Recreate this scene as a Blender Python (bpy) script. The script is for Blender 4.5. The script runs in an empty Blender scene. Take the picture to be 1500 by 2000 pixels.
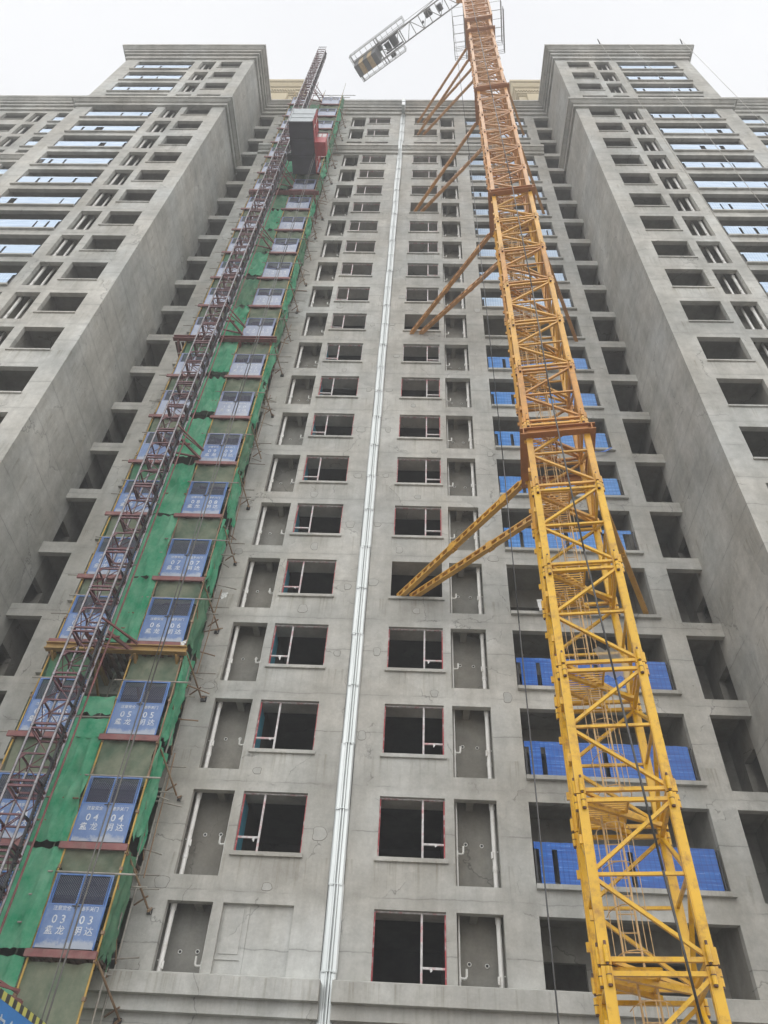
import bpy, math, random
import numpy as np
from mathutils import Vector, Matrix
random.seed(7)
R = math.radians
SC = bpy.context.scene
COL = SC.collection

# ------------------------------------------------------------------ camera
CAM = Vector((1.74434, -20.07492, -7.03347))
r_ = Vector((0.99891241, 0.00991218, 0.04556045)); u_ = Vector((-0.02415324, -0.72581273, 0.68746818)); f_ = Vector((-0.03988267, 0.68782093, 0.72478393))
cd = bpy.data.cameras.new('camera'); cam = bpy.data.objects.new('camera', cd); COL.objects.link(cam)
cd.sensor_fit = 'HORIZONTAL'; cd.sensor_width = 36; cd.lens = 36 * 1511.168 / 1500
cd.clip_start = 0.1; cd.clip_end = 3000
M = Matrix.Identity(4)
for i in range(3):
    M[i][0] = r_[i]; M[i][1] = u_[i]; M[i][2] = -f_[i]; M[i][3] = CAM[i]
cam.matrix_world = M
SC.camera = cam

# ------------------------------------------------------------------ world + light
w = bpy.data.worlds.new('World'); SC.world = w; w.use_nodes = True
nt = w.node_tree; nt.nodes.clear()
out = nt.nodes.new('ShaderNodeOutputWorld'); bg = nt.nodes.new('ShaderNodeBackground')
sky = nt.nodes.new('ShaderNodeTexSky'); sky.sky_type = 'NISHITA'; sky.sun_disc = False
sky.sun_elevation = R(58); sky.sun_rotation = R(186); sky.air_density = 1; sky.dust_density = 6
hs = nt.nodes.new('ShaderNodeHueSaturation'); hs.inputs['Saturation'].default_value = 0.12; hs.inputs['Value'].default_value = 1.0
mix = nt.nodes.new('ShaderNodeMixRGB'); mix.inputs[0].default_value = 0.93; mix.inputs[2].default_value = (13.3, 13.35, 13.45, 1)
nt.links.new(sky.outputs[0], hs.inputs['Color']); nt.links.new(hs.outputs[0], mix.inputs[1])
tcw = nt.nodes.new('ShaderNodeTexCoord'); cn = nt.nodes.new('ShaderNodeTexNoise'); cn.inputs['Scale'].default_value = 1.6; cn.inputs['Detail'].default_value = 5
nt.links.new(tcw.outputs['Generated'], cn.inputs['Vector'])
cr_ = nt.nodes.new('ShaderNodeValToRGB'); cr_.color_ramp.elements[0].position = .35; cr_.color_ramp.elements[1].position = .65; cr_.color_ramp.elements[0].color = (.95, .955, .965, 1); cr_.color_ramp.elements[1].color = (1.03, 1.03, 1.03, 1)
nt.links.new(cn.outputs[0], cr_.inputs[0])
mm_ = nt.nodes.new('ShaderNodeMixRGB'); mm_.blend_type = 'MULTIPLY'; mm_.inputs[0].default_value = 1
nt.links.new(mix.outputs[0], mm_.inputs[1]); nt.links.new(cr_.outputs[0], mm_.inputs[2])
sz_ = nt.nodes.new('ShaderNodeSeparateXYZ'); nt.links.new(tcw.outputs['Generated'], sz_.inputs[0])
gr_ = nt.nodes.new('ShaderNodeValToRGB'); gr_.color_ramp.elements[0].position = .25; gr_.color_ramp.elements[0].color = (1, 1, 1, 1); gr_.color_ramp.elements[1].position = .8; gr_.color_ramp.elements[1].color = (.59, .592, .60, 1)
nt.links.new(sz_.outputs[2], gr_.inputs[0])
m3_ = nt.nodes.new('ShaderNodeMixRGB'); m3_.blend_type = 'MULTIPLY'; m3_.inputs[0].default_value = 1
nt.links.new(mm_.outputs[0], m3_.inputs[1]); nt.links.new(gr_.outputs[0], m3_.inputs[2])
nt.links.new(m3_.outputs[0], bg.inputs[0]); bg.inputs[1].default_value = 0.10
nt.links.new(bg.outputs[0], out.inputs[0])
sd = bpy.data.lights.new('sun', 'SUN'); sd.energy = 0.9; sd.angle = R(80); sd.color = (1, 0.98, 0.95)
so = bpy.data.objects.new('sun', sd); COL.objects.link(so)
so.rotation_euler = (R(32), 0, R(-6))
SC.view_settings.view_transform = 'Standard'; SC.view_settings.look = 'None'
SC.view_settings.exposure = 0.58; SC.view_settings.gamma = 1

# ------------------------------------------------------------------ materials
MATS = {}
def N(nt, t, **k):
    n = nt.nodes.new(t)
    for a, b in k.items(): setattr(n, a, b)
    return n
def base(name):
    m = bpy.data.materials.new(name); m.use_nodes = True; MATS[name] = m
    return m, m.node_tree, m.node_tree.nodes['Principled BSDF']
def simple(name, col, rough=0.6, metal=0.0, var=0.15, scale=6.0, bump=0.0, spec=0.5, dirt=None, dirt_amt=0.5, dscale=3.0):
    m, nt, b = base(name)
    tc = N(nt, 'ShaderNodeNewGeometry')
    no = N(nt, 'ShaderNodeTexNoise'); no.inputs['Scale'].default_value = scale; no.inputs['Detail'].default_value = 5
    nt.links.new(tc.outputs['Position'], no.inputs['Vector'])
    rp = N(nt, 'ShaderNodeValToRGB')
    rp.color_ramp.elements[0].position = 0.3; rp.color_ramp.elements[1].position = 0.7
    rp.color_ramp.elements[0].color = tuple(c * (1 - var) for c in col) + (1,)
    rp.color_ramp.elements[1].color = tuple(min(1, c * (1 + var)) for c in col) + (1,)
    nt.links.new(no.outputs[0], rp.inputs[0]); last = rp.outputs[0]
    if dirt:
        n2 = N(nt, 'ShaderNodeTexNoise'); n2.inputs['Scale'].default_value = dscale; n2.inputs['Detail'].default_value = 8; n2.inputs['Roughness'].default_value = .7
        nt.links.new(tc.outputs['Position'], n2.inputs['Vector'])
        r2 = N(nt, 'ShaderNodeValToRGB'); r2.color_ramp.elements[0].position = .5; r2.color_ramp.elements[1].position = .72
        r2.color_ramp.elements[0].color = (0, 0, 0, 1); r2.color_ramp.elements[1].color = (dirt_amt,) * 3 + (1,)
        nt.links.new(n2.outputs[0], r2.inputs[0])
        mx = N(nt, 'ShaderNodeMixRGB'); mx.inputs[2].default_value = tuple(dirt) + (1,)
        nt.links.new(r2.outputs[0], mx.inputs[0]); nt.links.new(last, mx.inputs[1]); last = mx.outputs[0]
    nt.links.new(last, b.inputs['Base Color'])
    b.inputs['Roughness'].default_value = rough; b.inputs['Metallic'].default_value = metal
    b.inputs['Specular IOR Level'].default_value = spec
    if bump:
        bp = N(nt, 'ShaderNodeBump'); bp.inputs['Strength'].default_value = bump; bp.inputs['Distance'].default_value = 0.02
        nt.links.new(no.outputs[0], bp.inputs['Height']); nt.links.new(bp.outputs[0], b.inputs['Normal'])
    return m

def concrete(name, lo, hi, seams=True, rough_amt=1.0):
    m, nt, b = base(name)
    L = nt.links.new
    g = N(nt, 'ShaderNodeNewGeometry')
    def noise(scale, detail=6, mapping=None, rough=.6):
        n = N(nt, 'ShaderNodeTexNoise'); n.inputs['Scale'].default_value = scale; n.inputs['Detail'].default_value = detail; n.inputs['Roughness'].default_value = rough
        if mapping:
            mp = N(nt, 'ShaderNodeMapping'); mp.inputs['Scale'].default_value = mapping; L(g.outputs['Position'], mp.inputs[0]); L(mp.outputs[0], n.inputs['Vector'])
        else: L(g.outputs['Position'], n.inputs['Vector'])
        return n
    def ramp(src, p0, p1, c0, c1):
        r = N(nt, 'ShaderNodeValToRGB'); e = r.color_ramp.elements
        e[0].position = p0; e[1].position = p1; e[0].color = c0; e[1].color = c1; L(src, r.inputs[0]); return r.outputs[0]
    def mul(a, bcol, fac=1.0, mode='MULTIPLY'):
        x = N(nt, 'ShaderNodeMixRGB', blend_type=mode); x.inputs[0].default_value = fac; L(a, x.inputs[1]); L(bcol, x.inputs[2]); return x.outputs[0]
    def g4(v): return (v, v, v, 1)
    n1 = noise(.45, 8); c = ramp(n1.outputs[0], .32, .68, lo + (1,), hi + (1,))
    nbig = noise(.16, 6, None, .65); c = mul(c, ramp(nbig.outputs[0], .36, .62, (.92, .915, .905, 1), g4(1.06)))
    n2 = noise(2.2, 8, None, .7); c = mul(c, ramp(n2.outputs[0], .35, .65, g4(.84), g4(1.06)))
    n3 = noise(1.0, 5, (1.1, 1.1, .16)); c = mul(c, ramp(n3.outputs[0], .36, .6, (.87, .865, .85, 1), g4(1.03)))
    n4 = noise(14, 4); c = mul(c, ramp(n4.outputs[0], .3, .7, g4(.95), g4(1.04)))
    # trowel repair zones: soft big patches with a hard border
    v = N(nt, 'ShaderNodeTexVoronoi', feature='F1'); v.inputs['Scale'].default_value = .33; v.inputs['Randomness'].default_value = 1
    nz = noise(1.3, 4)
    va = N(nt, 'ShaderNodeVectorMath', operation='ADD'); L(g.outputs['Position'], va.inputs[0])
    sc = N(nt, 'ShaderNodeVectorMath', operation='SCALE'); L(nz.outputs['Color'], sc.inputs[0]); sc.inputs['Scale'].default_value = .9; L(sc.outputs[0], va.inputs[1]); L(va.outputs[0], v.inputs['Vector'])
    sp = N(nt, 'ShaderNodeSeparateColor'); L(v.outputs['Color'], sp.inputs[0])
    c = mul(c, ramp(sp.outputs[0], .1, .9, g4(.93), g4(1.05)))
    # hairline cracks
    v2 = N(nt, 'ShaderNodeTexVoronoi', feature='DISTANCE_TO_EDGE'); v2.inputs['Scale'].default_value = .33; L(va.outputs[0], v2.inputs['Vector'])
    cr = ramp(v2.outputs[0], .0, .006, g4(.5), g4(1))
    cm = noise(.6, 3); cmr = ramp(cm.outputs[0], .5, .56, g4(0), g4(1))
    mx = N(nt, 'ShaderNodeMixRGB'); L(cmr, mx.inputs[0]); mx.inputs[1].default_value = g4(1); L(cr, mx.inputs[2])
    c = mul(c, mx.outputs[0])
    if seams:
        s = N(nt, 'ShaderNodeSeparateXYZ'); L(g.outputs['Position'], s.inputs[0])
        nw = noise(1.6, 5)
        for off, dark, pres in ((-0.98, .62, .44), (-2.62, .72, .47)):
            ma = N(nt, 'ShaderNodeMath', operation='MULTIPLY_ADD'); L(nw.outputs[0], ma.inputs[0]); ma.inputs[1].default_value = .16; L(s.outputs[2], ma.inputs[2])
            ad = N(nt, 'ShaderNodeMath', operation='ADD'); L(ma.outputs[0], ad.inputs[0]); ad.inputs[1].default_value = 29 - off - .08
            dv = N(nt, 'ShaderNodeMath', operation='DIVIDE'); L(ad.outputs[0], dv.inputs[0]); dv.inputs[1].default_value = 2.9
            fr = N(nt, 'ShaderNodeMath', operation='FRACT'); L(dv.outputs[0], fr.inputs[0])
            pp = N(nt, 'ShaderNodeMath', operation='PINGPONG'); L(fr.outputs[0], pp.inputs[0]); pp.inputs[1].default_value = .5
            line = ramp(pp.outputs[0], .0018, .0065, g4(dark), g4(1))
            soft = ramp(pp.outputs[0], .0, .05, g4(.93), g4(1))
            pm = noise(.8 + off * .1, 3); pmr = ramp(pm.outputs[0], pres - .03, pres + .05, g4(0), g4(1))
            mx = N(nt, 'ShaderNodeMixRGB'); L(pmr, mx.inputs[0]); mx.inputs[1].default_value = g4(1); L(line, mx.inputs[2])
            c = mul(c, mx.outputs[0]); c = mul(c, soft)
        # water streaks running down from the sill line of every storey
        a1_ = N(nt, 'ShaderNodeMath', operation='ADD'); L(s.outputs[2], a1_.inputs[0]); a1_.inputs[1].default_value = 29 + 1.72
        d1_ = N(nt, 'ShaderNodeMath', operation='DIVIDE'); L(a1_.outputs[0], d1_.inputs[0]); d1_.inputs[1].default_value = 2.9
        f1_ = N(nt, 'ShaderNodeMath', operation='FRACT'); L(d1_.outputs[0], f1_.inputs[0])
        up_ = ramp(f1_.outputs[0], .62, .995, g4(0), g4(1))
        sn_ = noise(1.0, 6, (9, 9, .35), .65); sr_ = ramp(sn_.outputs[0], .52, .66, g4(0), g4(1))
        gate_ = mul(up_, sr_)
        mx = N(nt, 'ShaderNodeMixRGB'); L(gate_, mx.inputs[0]); mx.inputs[1].default_value = g4(1); mx.inputs[2].default_value = (.74, .72, .67, 1)
        c = mul(c, mx.outputs[0])
        # plugged form-tie holes
        tv = N(nt, 'ShaderNodeTexVoronoi', feature='F1'); tv.inputs['Scale'].default_value = .9; L(g.outputs['Position'], tv.inputs['Vector'])
        c = mul(c, ramp(tv.outputs['Distance'], .022, .034, g4(.6), g4(1)))
    sat = N(nt, 'ShaderNodeTexNoise'); sat.inputs['Scale'].default_value = .25; L(g.outputs['Position'], sat.inputs['Vector'])
    c = mul(c, ramp(sat.outputs[0], .4, .65, (1.02, 1.0, .96, 1), (.98, 1.0, 1.0, 1)))
    L(c, b.inputs['Base Color']); b.inputs['Roughness'].default_value = .9; b.inputs['Specular IOR Level'].default_value = .25
    bp = N(nt, 'ShaderNodeBump'); bp.inputs['Strength'].default_value = .35 * rough_amt; bp.inputs['Distance'].default_value = .03
    nb = noise(5, 10, None, .75); L(nb.outputs[0], bp.inputs['Height']); L(bp.outputs[0], b.inputs['Normal'])
    return m

CON = concrete('concrete', (.385, .381, .36), (.55, .545, .52))
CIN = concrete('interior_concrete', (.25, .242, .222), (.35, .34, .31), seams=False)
ROOM = concrete('shade_dark_room_concrete', (.07, .068, .062), (.11, .105, .095), seams=False)  # concrete darkened so the shade deep in the rooms is in the colour
PATCH = simple('patch_mortar', (.40, .395, .365), .95, var=.1, scale=5, bump=.3)
PATCHD = simple('patch_edge', (.13, .12, .10), .95, var=.3, scale=9)
PVC = simple('pvc', (.82, .81, .77), .35, var=.08, dirt=(.25, .22, .17), dirt_amt=.5)
ALU = simple('window_frame_film', (.55, .53, .52), .5, var=.25, scale=9, dirt=(.5, .05, .07), dirt_amt=.9, dscale=5)
TAPE = simple('red_tape', (.45, .06, .07), .5, var=.2, scale=9, dirt=(.7, .7, .7), dirt_amt=1, dscale=4)
DARK = simple('dark_steel', (.025, .025, .028), .5)
CYAN = simple('blue_insulation', (.05, .30, .42), .7)
GALV = None
STEEL = simple('steel_tube', (.20, .19, .20), .27, metal=.7, var=.3, scale=5, dirt=(.16, .1, .07), dirt_amt=.5)
MAROON = simple('maroon_paint', (.11, .028, .035), .45, var=.3, scale=3, dirt=(.22, .15, .14), dirt_amt=.6)
PINKST = simple('weathered_red_paint', (.21, .075, .07), .6, var=.25, scale=4, dirt=(.25, .18, .15), dirt_amt=.7)
CRED = simple('red_oxide_plate', (.42, .17, .035), .5, var=.25, scale=3, dirt=(.12, .05, .03), dirt_amt=.6)
CY1 = simple('crane_yellow', (.70, .40, .008), .3, var=.1, scale=1.2, dirt=(.26, .10, .02), dirt_amt=.75, dscale=5)
CY2 = simple('crane_orange', (.64, .34, .04), .3, var=.15, scale=1.5, dirt=(.24, .09, .03), dirt_amt=.45, dscale=8)
CY3 = simple('crane_weathered_orange', (.56, .27, .07), .32, var=.2, scale=1.5, dirt=(.2, .08, .04), dirt_amt=.5, dscale=7)
BOLT = simple('greased_bolt', (.10, .045, .03), .6, var=.4)
CY2B = simple('crane_orange_rusty', (.54, .25, .035), .36, var=.2, scale=1.5, dirt=(.2, .08, .03), dirt_amt=.7, dscale=5)
CY3B = simple('crane_faded_orange', (.60, .32, .12), .3, var=.2, scale=1.5, dirt=(.2, .08, .04), dirt_amt=.5, dscale=7)
LADD = simple('ladder_paint', (.62, .42, .2), .5, var=.2)
GREY = simple('grey_jib_paint', (.24, .24, .235), .5, var=.2, dirt=(.25, .17, .07), dirt_amt=.4)
BLOCK = simple('counterweight_concrete', (.09, .09, .092), .85, var=.2)
BLOCKT = simple('counterweight_tan', (.42, .30, .15), .8, var=.2)
POLEY = simple('pole_yellow', (.46, .29, .06), .55, var=.3, scale=2, dirt=(.22, .11, .05), dirt_amt=.9, dscale=2.2)
POLEB = simple('pole_rust', (.24, .15, .085), .65, var=.3, scale=2, dirt=(.35, .28, .18), dirt_amt=.8, dscale=2)
POLEG = simple('pole_grey', (.33, .31, .27), .5, var=.3, scale=2, dirt=(.2, .14, .09), dirt_amt=.8, dscale=3)
DECK = simple('deck_board', (.10, .055, .035), .85, var=.4, scale=5)
BEAMY = simple('beam_yellow', (.36, .22, .06), .6, var=.2, dirt=(.18, .1, .04), dirt_amt=.8)
CABLE = simple('steel_rope', (.06, .06, .06), .45, metal=.3)
CABLEL = simple('power_cable', (.10, .095, .085), .5)
BEIGE = simple('beige_stone', (.47, .39, .24), .8, var=.08)
WHITEP = simple('white_plastic', (.62, .62, .6), .35, var=.1)
DOORF = simple('door_frame_blue', (.06, .16, .42), .4, var=.2, scale=4, dirt=(.3, .33, .4), dirt_amt=.5)
LETTER = simple('white_lettering', (.62, .64, .66), .6, var=.15, scale=10, dirt=(.1, .17, .38), dirt_amt=.7, dscale=9)
SIGNB = simple('sign_blue', (.02, .22, .62), .35, var=.05)
SIGNY = simple('sign_yellow', (.62, .60, .12), .4, var=.08)
SIGNK = simple('sign_black', (.03, .03, .03), .4)
SIGNW = simple('sign_white', (.6, .68, .75), .4)
GROUND = simple('ground_dirt', (.20, .19, .175), .95, var=.25, scale=.5)
CAGEB = simple('cage_underside', (.03, .027, .04), .6, var=.5, scale=1.5)
CAGEG = simple('cage_galvanised', (.33, .36, .37), .45, metal=.3, var=.12)
CAGER = simple('cage_red', (.42, .03, .035), .4, var=.15, dirt=(.2, .08, .07), dirt_amt=.4)
GLASSW = simple('cabin_window', (.45, .42, .40), .15, var=.1)

def galv():
    m, nt, b = base('galvanised_sheet'); L = nt.links.new
    g = N(nt, 'ShaderNodeNewGeometry'); mp = N(nt, 'ShaderNodeMapping'); mp.inputs['Scale'].default_value = (14, 14, .6); L(g.outputs['Position'], mp.inputs[0])
    n = N(nt, 'ShaderNodeTexNoise'); n.inputs['Scale'].default_value = 1; n.inputs['Detail'].default_value = 4; L(mp.outputs[0], n.inputs['Vector'])
    r = N(nt, 'ShaderNodeValToRGB'); r.color_ramp.elements[0].color = (.38, .41, .40, 1); r.color_ramp.elements[1].color = (.62, .64, .63, 1); L(n.outputs[0], r.inputs[0]); L(r.outputs[0], b.inputs['Base Color'])
    b.inputs['Metallic'].default_value = .65; b.inputs['Roughness'].default_value = .28
    return m
GALV = galv()

def film(name='blue_film', ca=(.004, .07, .34, 1), cb=(.01, .15, .55, 1)):
    m, nt, b = base(name); L = nt.links.new
    g = N(nt, 'ShaderNodeNewGeometry')
    mp = N(nt, 'ShaderNodeMapping'); mp.inputs['Scale'].default_value = (.8, .8, 16); mp.inputs['Rotation'].default_value = (0, R(6), 0); L(g.outputs['Position'], mp.inputs[0])
    n = N(nt, 'ShaderNodeTexNoise'); n.inputs['Scale'].default_value = 1; n.inputs['Detail'].default_value = 5; L(mp.outputs[0], n.inputs['Vector'])
    mp2 = N(nt, 'ShaderNodeMapping'); mp2.inputs['Scale'].default_value = (11, 11, .7); L(g.outputs['Position'], mp2.inputs[0])
    n2 = N(nt, 'ShaderNodeTexNoise'); n2.inputs['Scale'].default_value = 1; L(mp2.outputs[0], n2.inputs['Vector'])
    r = N(nt, 'ShaderNodeValToRGB'); r.color_ramp.elements[0].position = .35; r.color_ramp.elements[0].color = ca; r.color_ramp.elements[1].position = .7; r.color_ramp.elements[1].color = cb; L(n.outputs[0], r.inputs[0])
    # thin pale crease lines where the film is stretched
    r3 = N(nt, 'ShaderNodeValToRGB'); e = r3.color_ramp.elements; e[0].position = .60; e[0].color = (0, 0, 0, 1); e[1].position = .61; e[1].color = (.7, .7, .7, 1)
    e2 = r3.color_ramp.elements.new(.62); e2.color = (0, 0, 0, 1); L(n.outputs[0], r3.inputs[0])
    mx = N(nt, 'ShaderNodeMixRGB'); L(r3.outputs[0], mx.inputs[0]); L(r.outputs[0], mx.inputs[1]); mx.inputs[2].default_value = (.35, .5, .8, 1)
    sx_ = N(nt, 'ShaderNodeSeparateXYZ'); L(g.outputs['Position'], sx_.inputs[0])
    m1_ = N(nt, 'ShaderNodeMath', operation='MULTIPLY'); L(sx_.outputs[0], m1_.inputs[0]); m1_.inputs[1].default_value = 7.7
    f2_ = N(nt, 'ShaderNodeMath', operation='PINGPONG'); L(m1_.outputs[0], f2_.inputs[0]); f2_.inputs[1].default_value = .5
    rb = N(nt, 'ShaderNodeValToRGB'); rb.color_ramp.elements[0].position = .05; rb.color_ramp.elements[0].color = (.72, .76, .82, 1); rb.color_ramp.elements[1].position = .14; rb.color_ramp.elements[1].color = (1, 1, 1, 1); L(f2_.outputs[0], rb.inputs[0])
    mb_ = N(nt, 'ShaderNodeMixRGB', blend_type='MULTIPLY'); mb_.inputs[0].default_value = 1; L(mx.outputs[0], mb_.inputs[1]); L(rb.outputs[0], mb_.inputs[2])
    L(mb_.outputs[0], b.inputs['Base Color'])
    b.inputs['Roughness'].default_value = .25; b.inputs['Specular IOR Level'].default_value = .5; b.inputs['IOR'].default_value = 1.45
    ad = N(nt, 'ShaderNodeMath', operation='ADD'); L(n.outputs[0], ad.inputs[0]); L(n2.outputs[0], ad.inputs[1])
    bp = N(nt, 'ShaderNodeBump'); bp.inputs['Strength'].default_value = .35; bp.inputs['Distance'].default_value = .02; L(ad.outputs[0], bp.inputs['Height']); L(bp.outputs[0], b.inputs['Normal'])
    return m
FILM = film()
FILMM = film('blue_film_sky_sheen', (.02, .15, .46, 1), (.08, .30, .70, 1))  # same film, grazing sky reflection painted into the colour for middle floors
FILMP = film('blue_film_strong_sky_sheen', (.34, .49, .68, 1), (.60, .72, .84, 1))  # stronger painted sky sheen for upper floors, towers and wings

def net(name, a, bcol, trans=.35, alpha=1.0):
    m, nt, b = base(name); L = nt.links.new
    g = N(nt, 'ShaderNodeNewGeometry'); n = N(nt, 'ShaderNodeTexNoise'); n.inputs['Scale'].default_value = 1.4; n.inputs['Detail'].default_value = 8; n.inputs['Roughness'].default_value = .65; L(g.outputs['Position'], n.inputs['Vector'])
    r = N(nt, 'ShaderNodeValToRGB'); r.color_ramp.elements[0].position = .35; r.color_ramp.elements[1].position = .65
    r.color_ramp.elements[0].color = a + (1,); r.color_ramp.elements[1].color = bcol + (1,); L(n.outputs[0], r.inputs[0])
    L(r.outputs[0], b.inputs['Base Color']); b.inputs['Roughness'].default_value = .75; b.inputs['Specular IOR Level'].default_value = .2
    tr = N(nt, 'ShaderNodeBsdfTranslucent'); L(r.outputs[0], tr.inputs[0])
    ms = N(nt, 'ShaderNodeMixShader'); ms.inputs[0].default_value = trans
    o = nt.nodes['Material Output']; L(b.outputs[0], ms.inputs[1]); L(tr.outputs[0], ms.inputs[2])
    last = ms.outputs[0]
    if alpha < 1:
        tp = N(nt, 'ShaderNodeBsdfTransparent'); m2 = N(nt, 'ShaderNodeMixShader'); m2.inputs[0].default_value = alpha
        L(tp.outputs[0], m2.inputs[1]); L(last, m2.inputs[2]); last = m2.outputs[0]
    L(last, o.inputs[0])
    return m
NETG = net('green_net', (.04, .42, .21), (.26, .62, .40), .42, .96)
NETD = net('dusty_net', (.15, .22, .15), (.34, .36, .26), .35, .92)
NETL = net('pale_green_net', (.08, .26, .15), (.20, .36, .22), .35, .88)
CLEAR = net('clear_sheet', (.55, .55, .5), (.7, .7, .66), .5, .45)

def doorpanel(name='door_panel_blue', ca=(.075, .145, .33, 1), cb=(.17, .26, .45, 1)):
    m, nt, b = base(name); L = nt.links.new
    tc = N(nt, 'ShaderNodeTexCoord'); g = N(nt, 'ShaderNodeNewGeometry')
    n = N(nt, 'ShaderNodeTexNoise'); n.inputs['Scale'].default_value = 2.2; n.inputs['Detail'].default_value = 9; n.inputs['Roughness'].default_value = .7; L(g.outputs['Position'], n.inputs['Vector'])
    s = N(nt, 'ShaderNodeSeparateXYZ'); L(tc.outputs['Generated'], s.inputs[0])
    r0 = N(nt, 'ShaderNodeValToRGB'); r0.color_ramp.elements[0].position = .35; r0.color_ramp.elements[0].color = ca; r0.color_ramp.elements[1].position = .7; r0.color_ramp.elements[1].color = cb; L(n.outputs[0], r0.inputs[0])
    # splashed mud near the foot of the door
    a = N(nt, 'ShaderNodeMath', operation='MULTIPLY_ADD'); L(s.outputs[2], a.inputs[0]); a.inputs[1].default_value = -1.3; a.inputs[2].default_value = .22
    a2 = N(nt, 'ShaderNodeMath', operation='ADD'); L(a.outputs[0], a2.inputs[0]); L(n.outputs[0], a2.inputs[1])
    r = N(nt, 'ShaderNodeValToRGB'); r.color_ramp.elements[0].position = .48; r.color_ramp.elements[0].color = (0, 0, 0, 1); r.color_ramp.elements[1].position = .62; r.color_ramp.elements[1].color = (.7, .7, .7, 1); L(a2.outputs[0], r.inputs[0])
    mx = N(nt, 'ShaderNodeMixRGB'); L(r.outputs[0], mx.inputs[0]); L(r0.outputs[0], mx.inputs[1]); mx.inputs[2].default_value = (.42, .44, .46, 1)
    L(mx.outputs[0], b.inputs['Base Color']); b.inputs['Roughness'].default_value = .42
    return m
DOORP = doorpanel()
DOORU = doorpanel('gate_panel_faded', (.27, .31, .42, 1), (.42, .46, .55, 1))
DOORFU = simple('gate_frame_faded', (.22, .27, .46), .4, var=.2, scale=4, dirt=(.5, .5, .55), dirt_amt=.6)
def doormesh():
    m, nt, b = base('door_wire_mesh'); L = nt.links.new
    g = N(nt, 'ShaderNodeNewGeometry'); mp = N(nt, 'ShaderNodeMapping'); mp.inputs['Rotation'].default_value = (0, R(45), 0); L(g.outputs['Position'], mp.inputs[0])
    s = N(nt, 'ShaderNodeSeparateXYZ'); L(mp.outputs[0], s.inputs[0])
    res = []
    for k in (0, 2):
        mm = N(nt, 'ShaderNodeMath', operation='MULTIPLY'); L(s.outputs[k], mm.inputs[0]); mm.inputs[1].default_value = 26
        fr = N(nt, 'ShaderNodeMath', operation='FRACT'); L(mm.outputs[0], fr.inputs[0])
        gt = N(nt, 'ShaderNodeMath', operation='LESS_THAN'); L(fr.outputs[0], gt.inputs[0]); gt.inputs[1].default_value = .42; res.append(gt)
    mxx = N(nt, 'ShaderNodeMath', operation='MAXIMUM'); L(res[0].outputs[0], mxx.inputs[0]); L(res[1].outputs[0], mxx.inputs[1])
    b.inputs['Base Color'].default_value = (.03, .035, .07, 1); b.inputs['Roughness'].default_value = .6
    L(mxx.outputs[0], b.inputs['Alpha'])
    return m
DMESH = doormesh()

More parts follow.
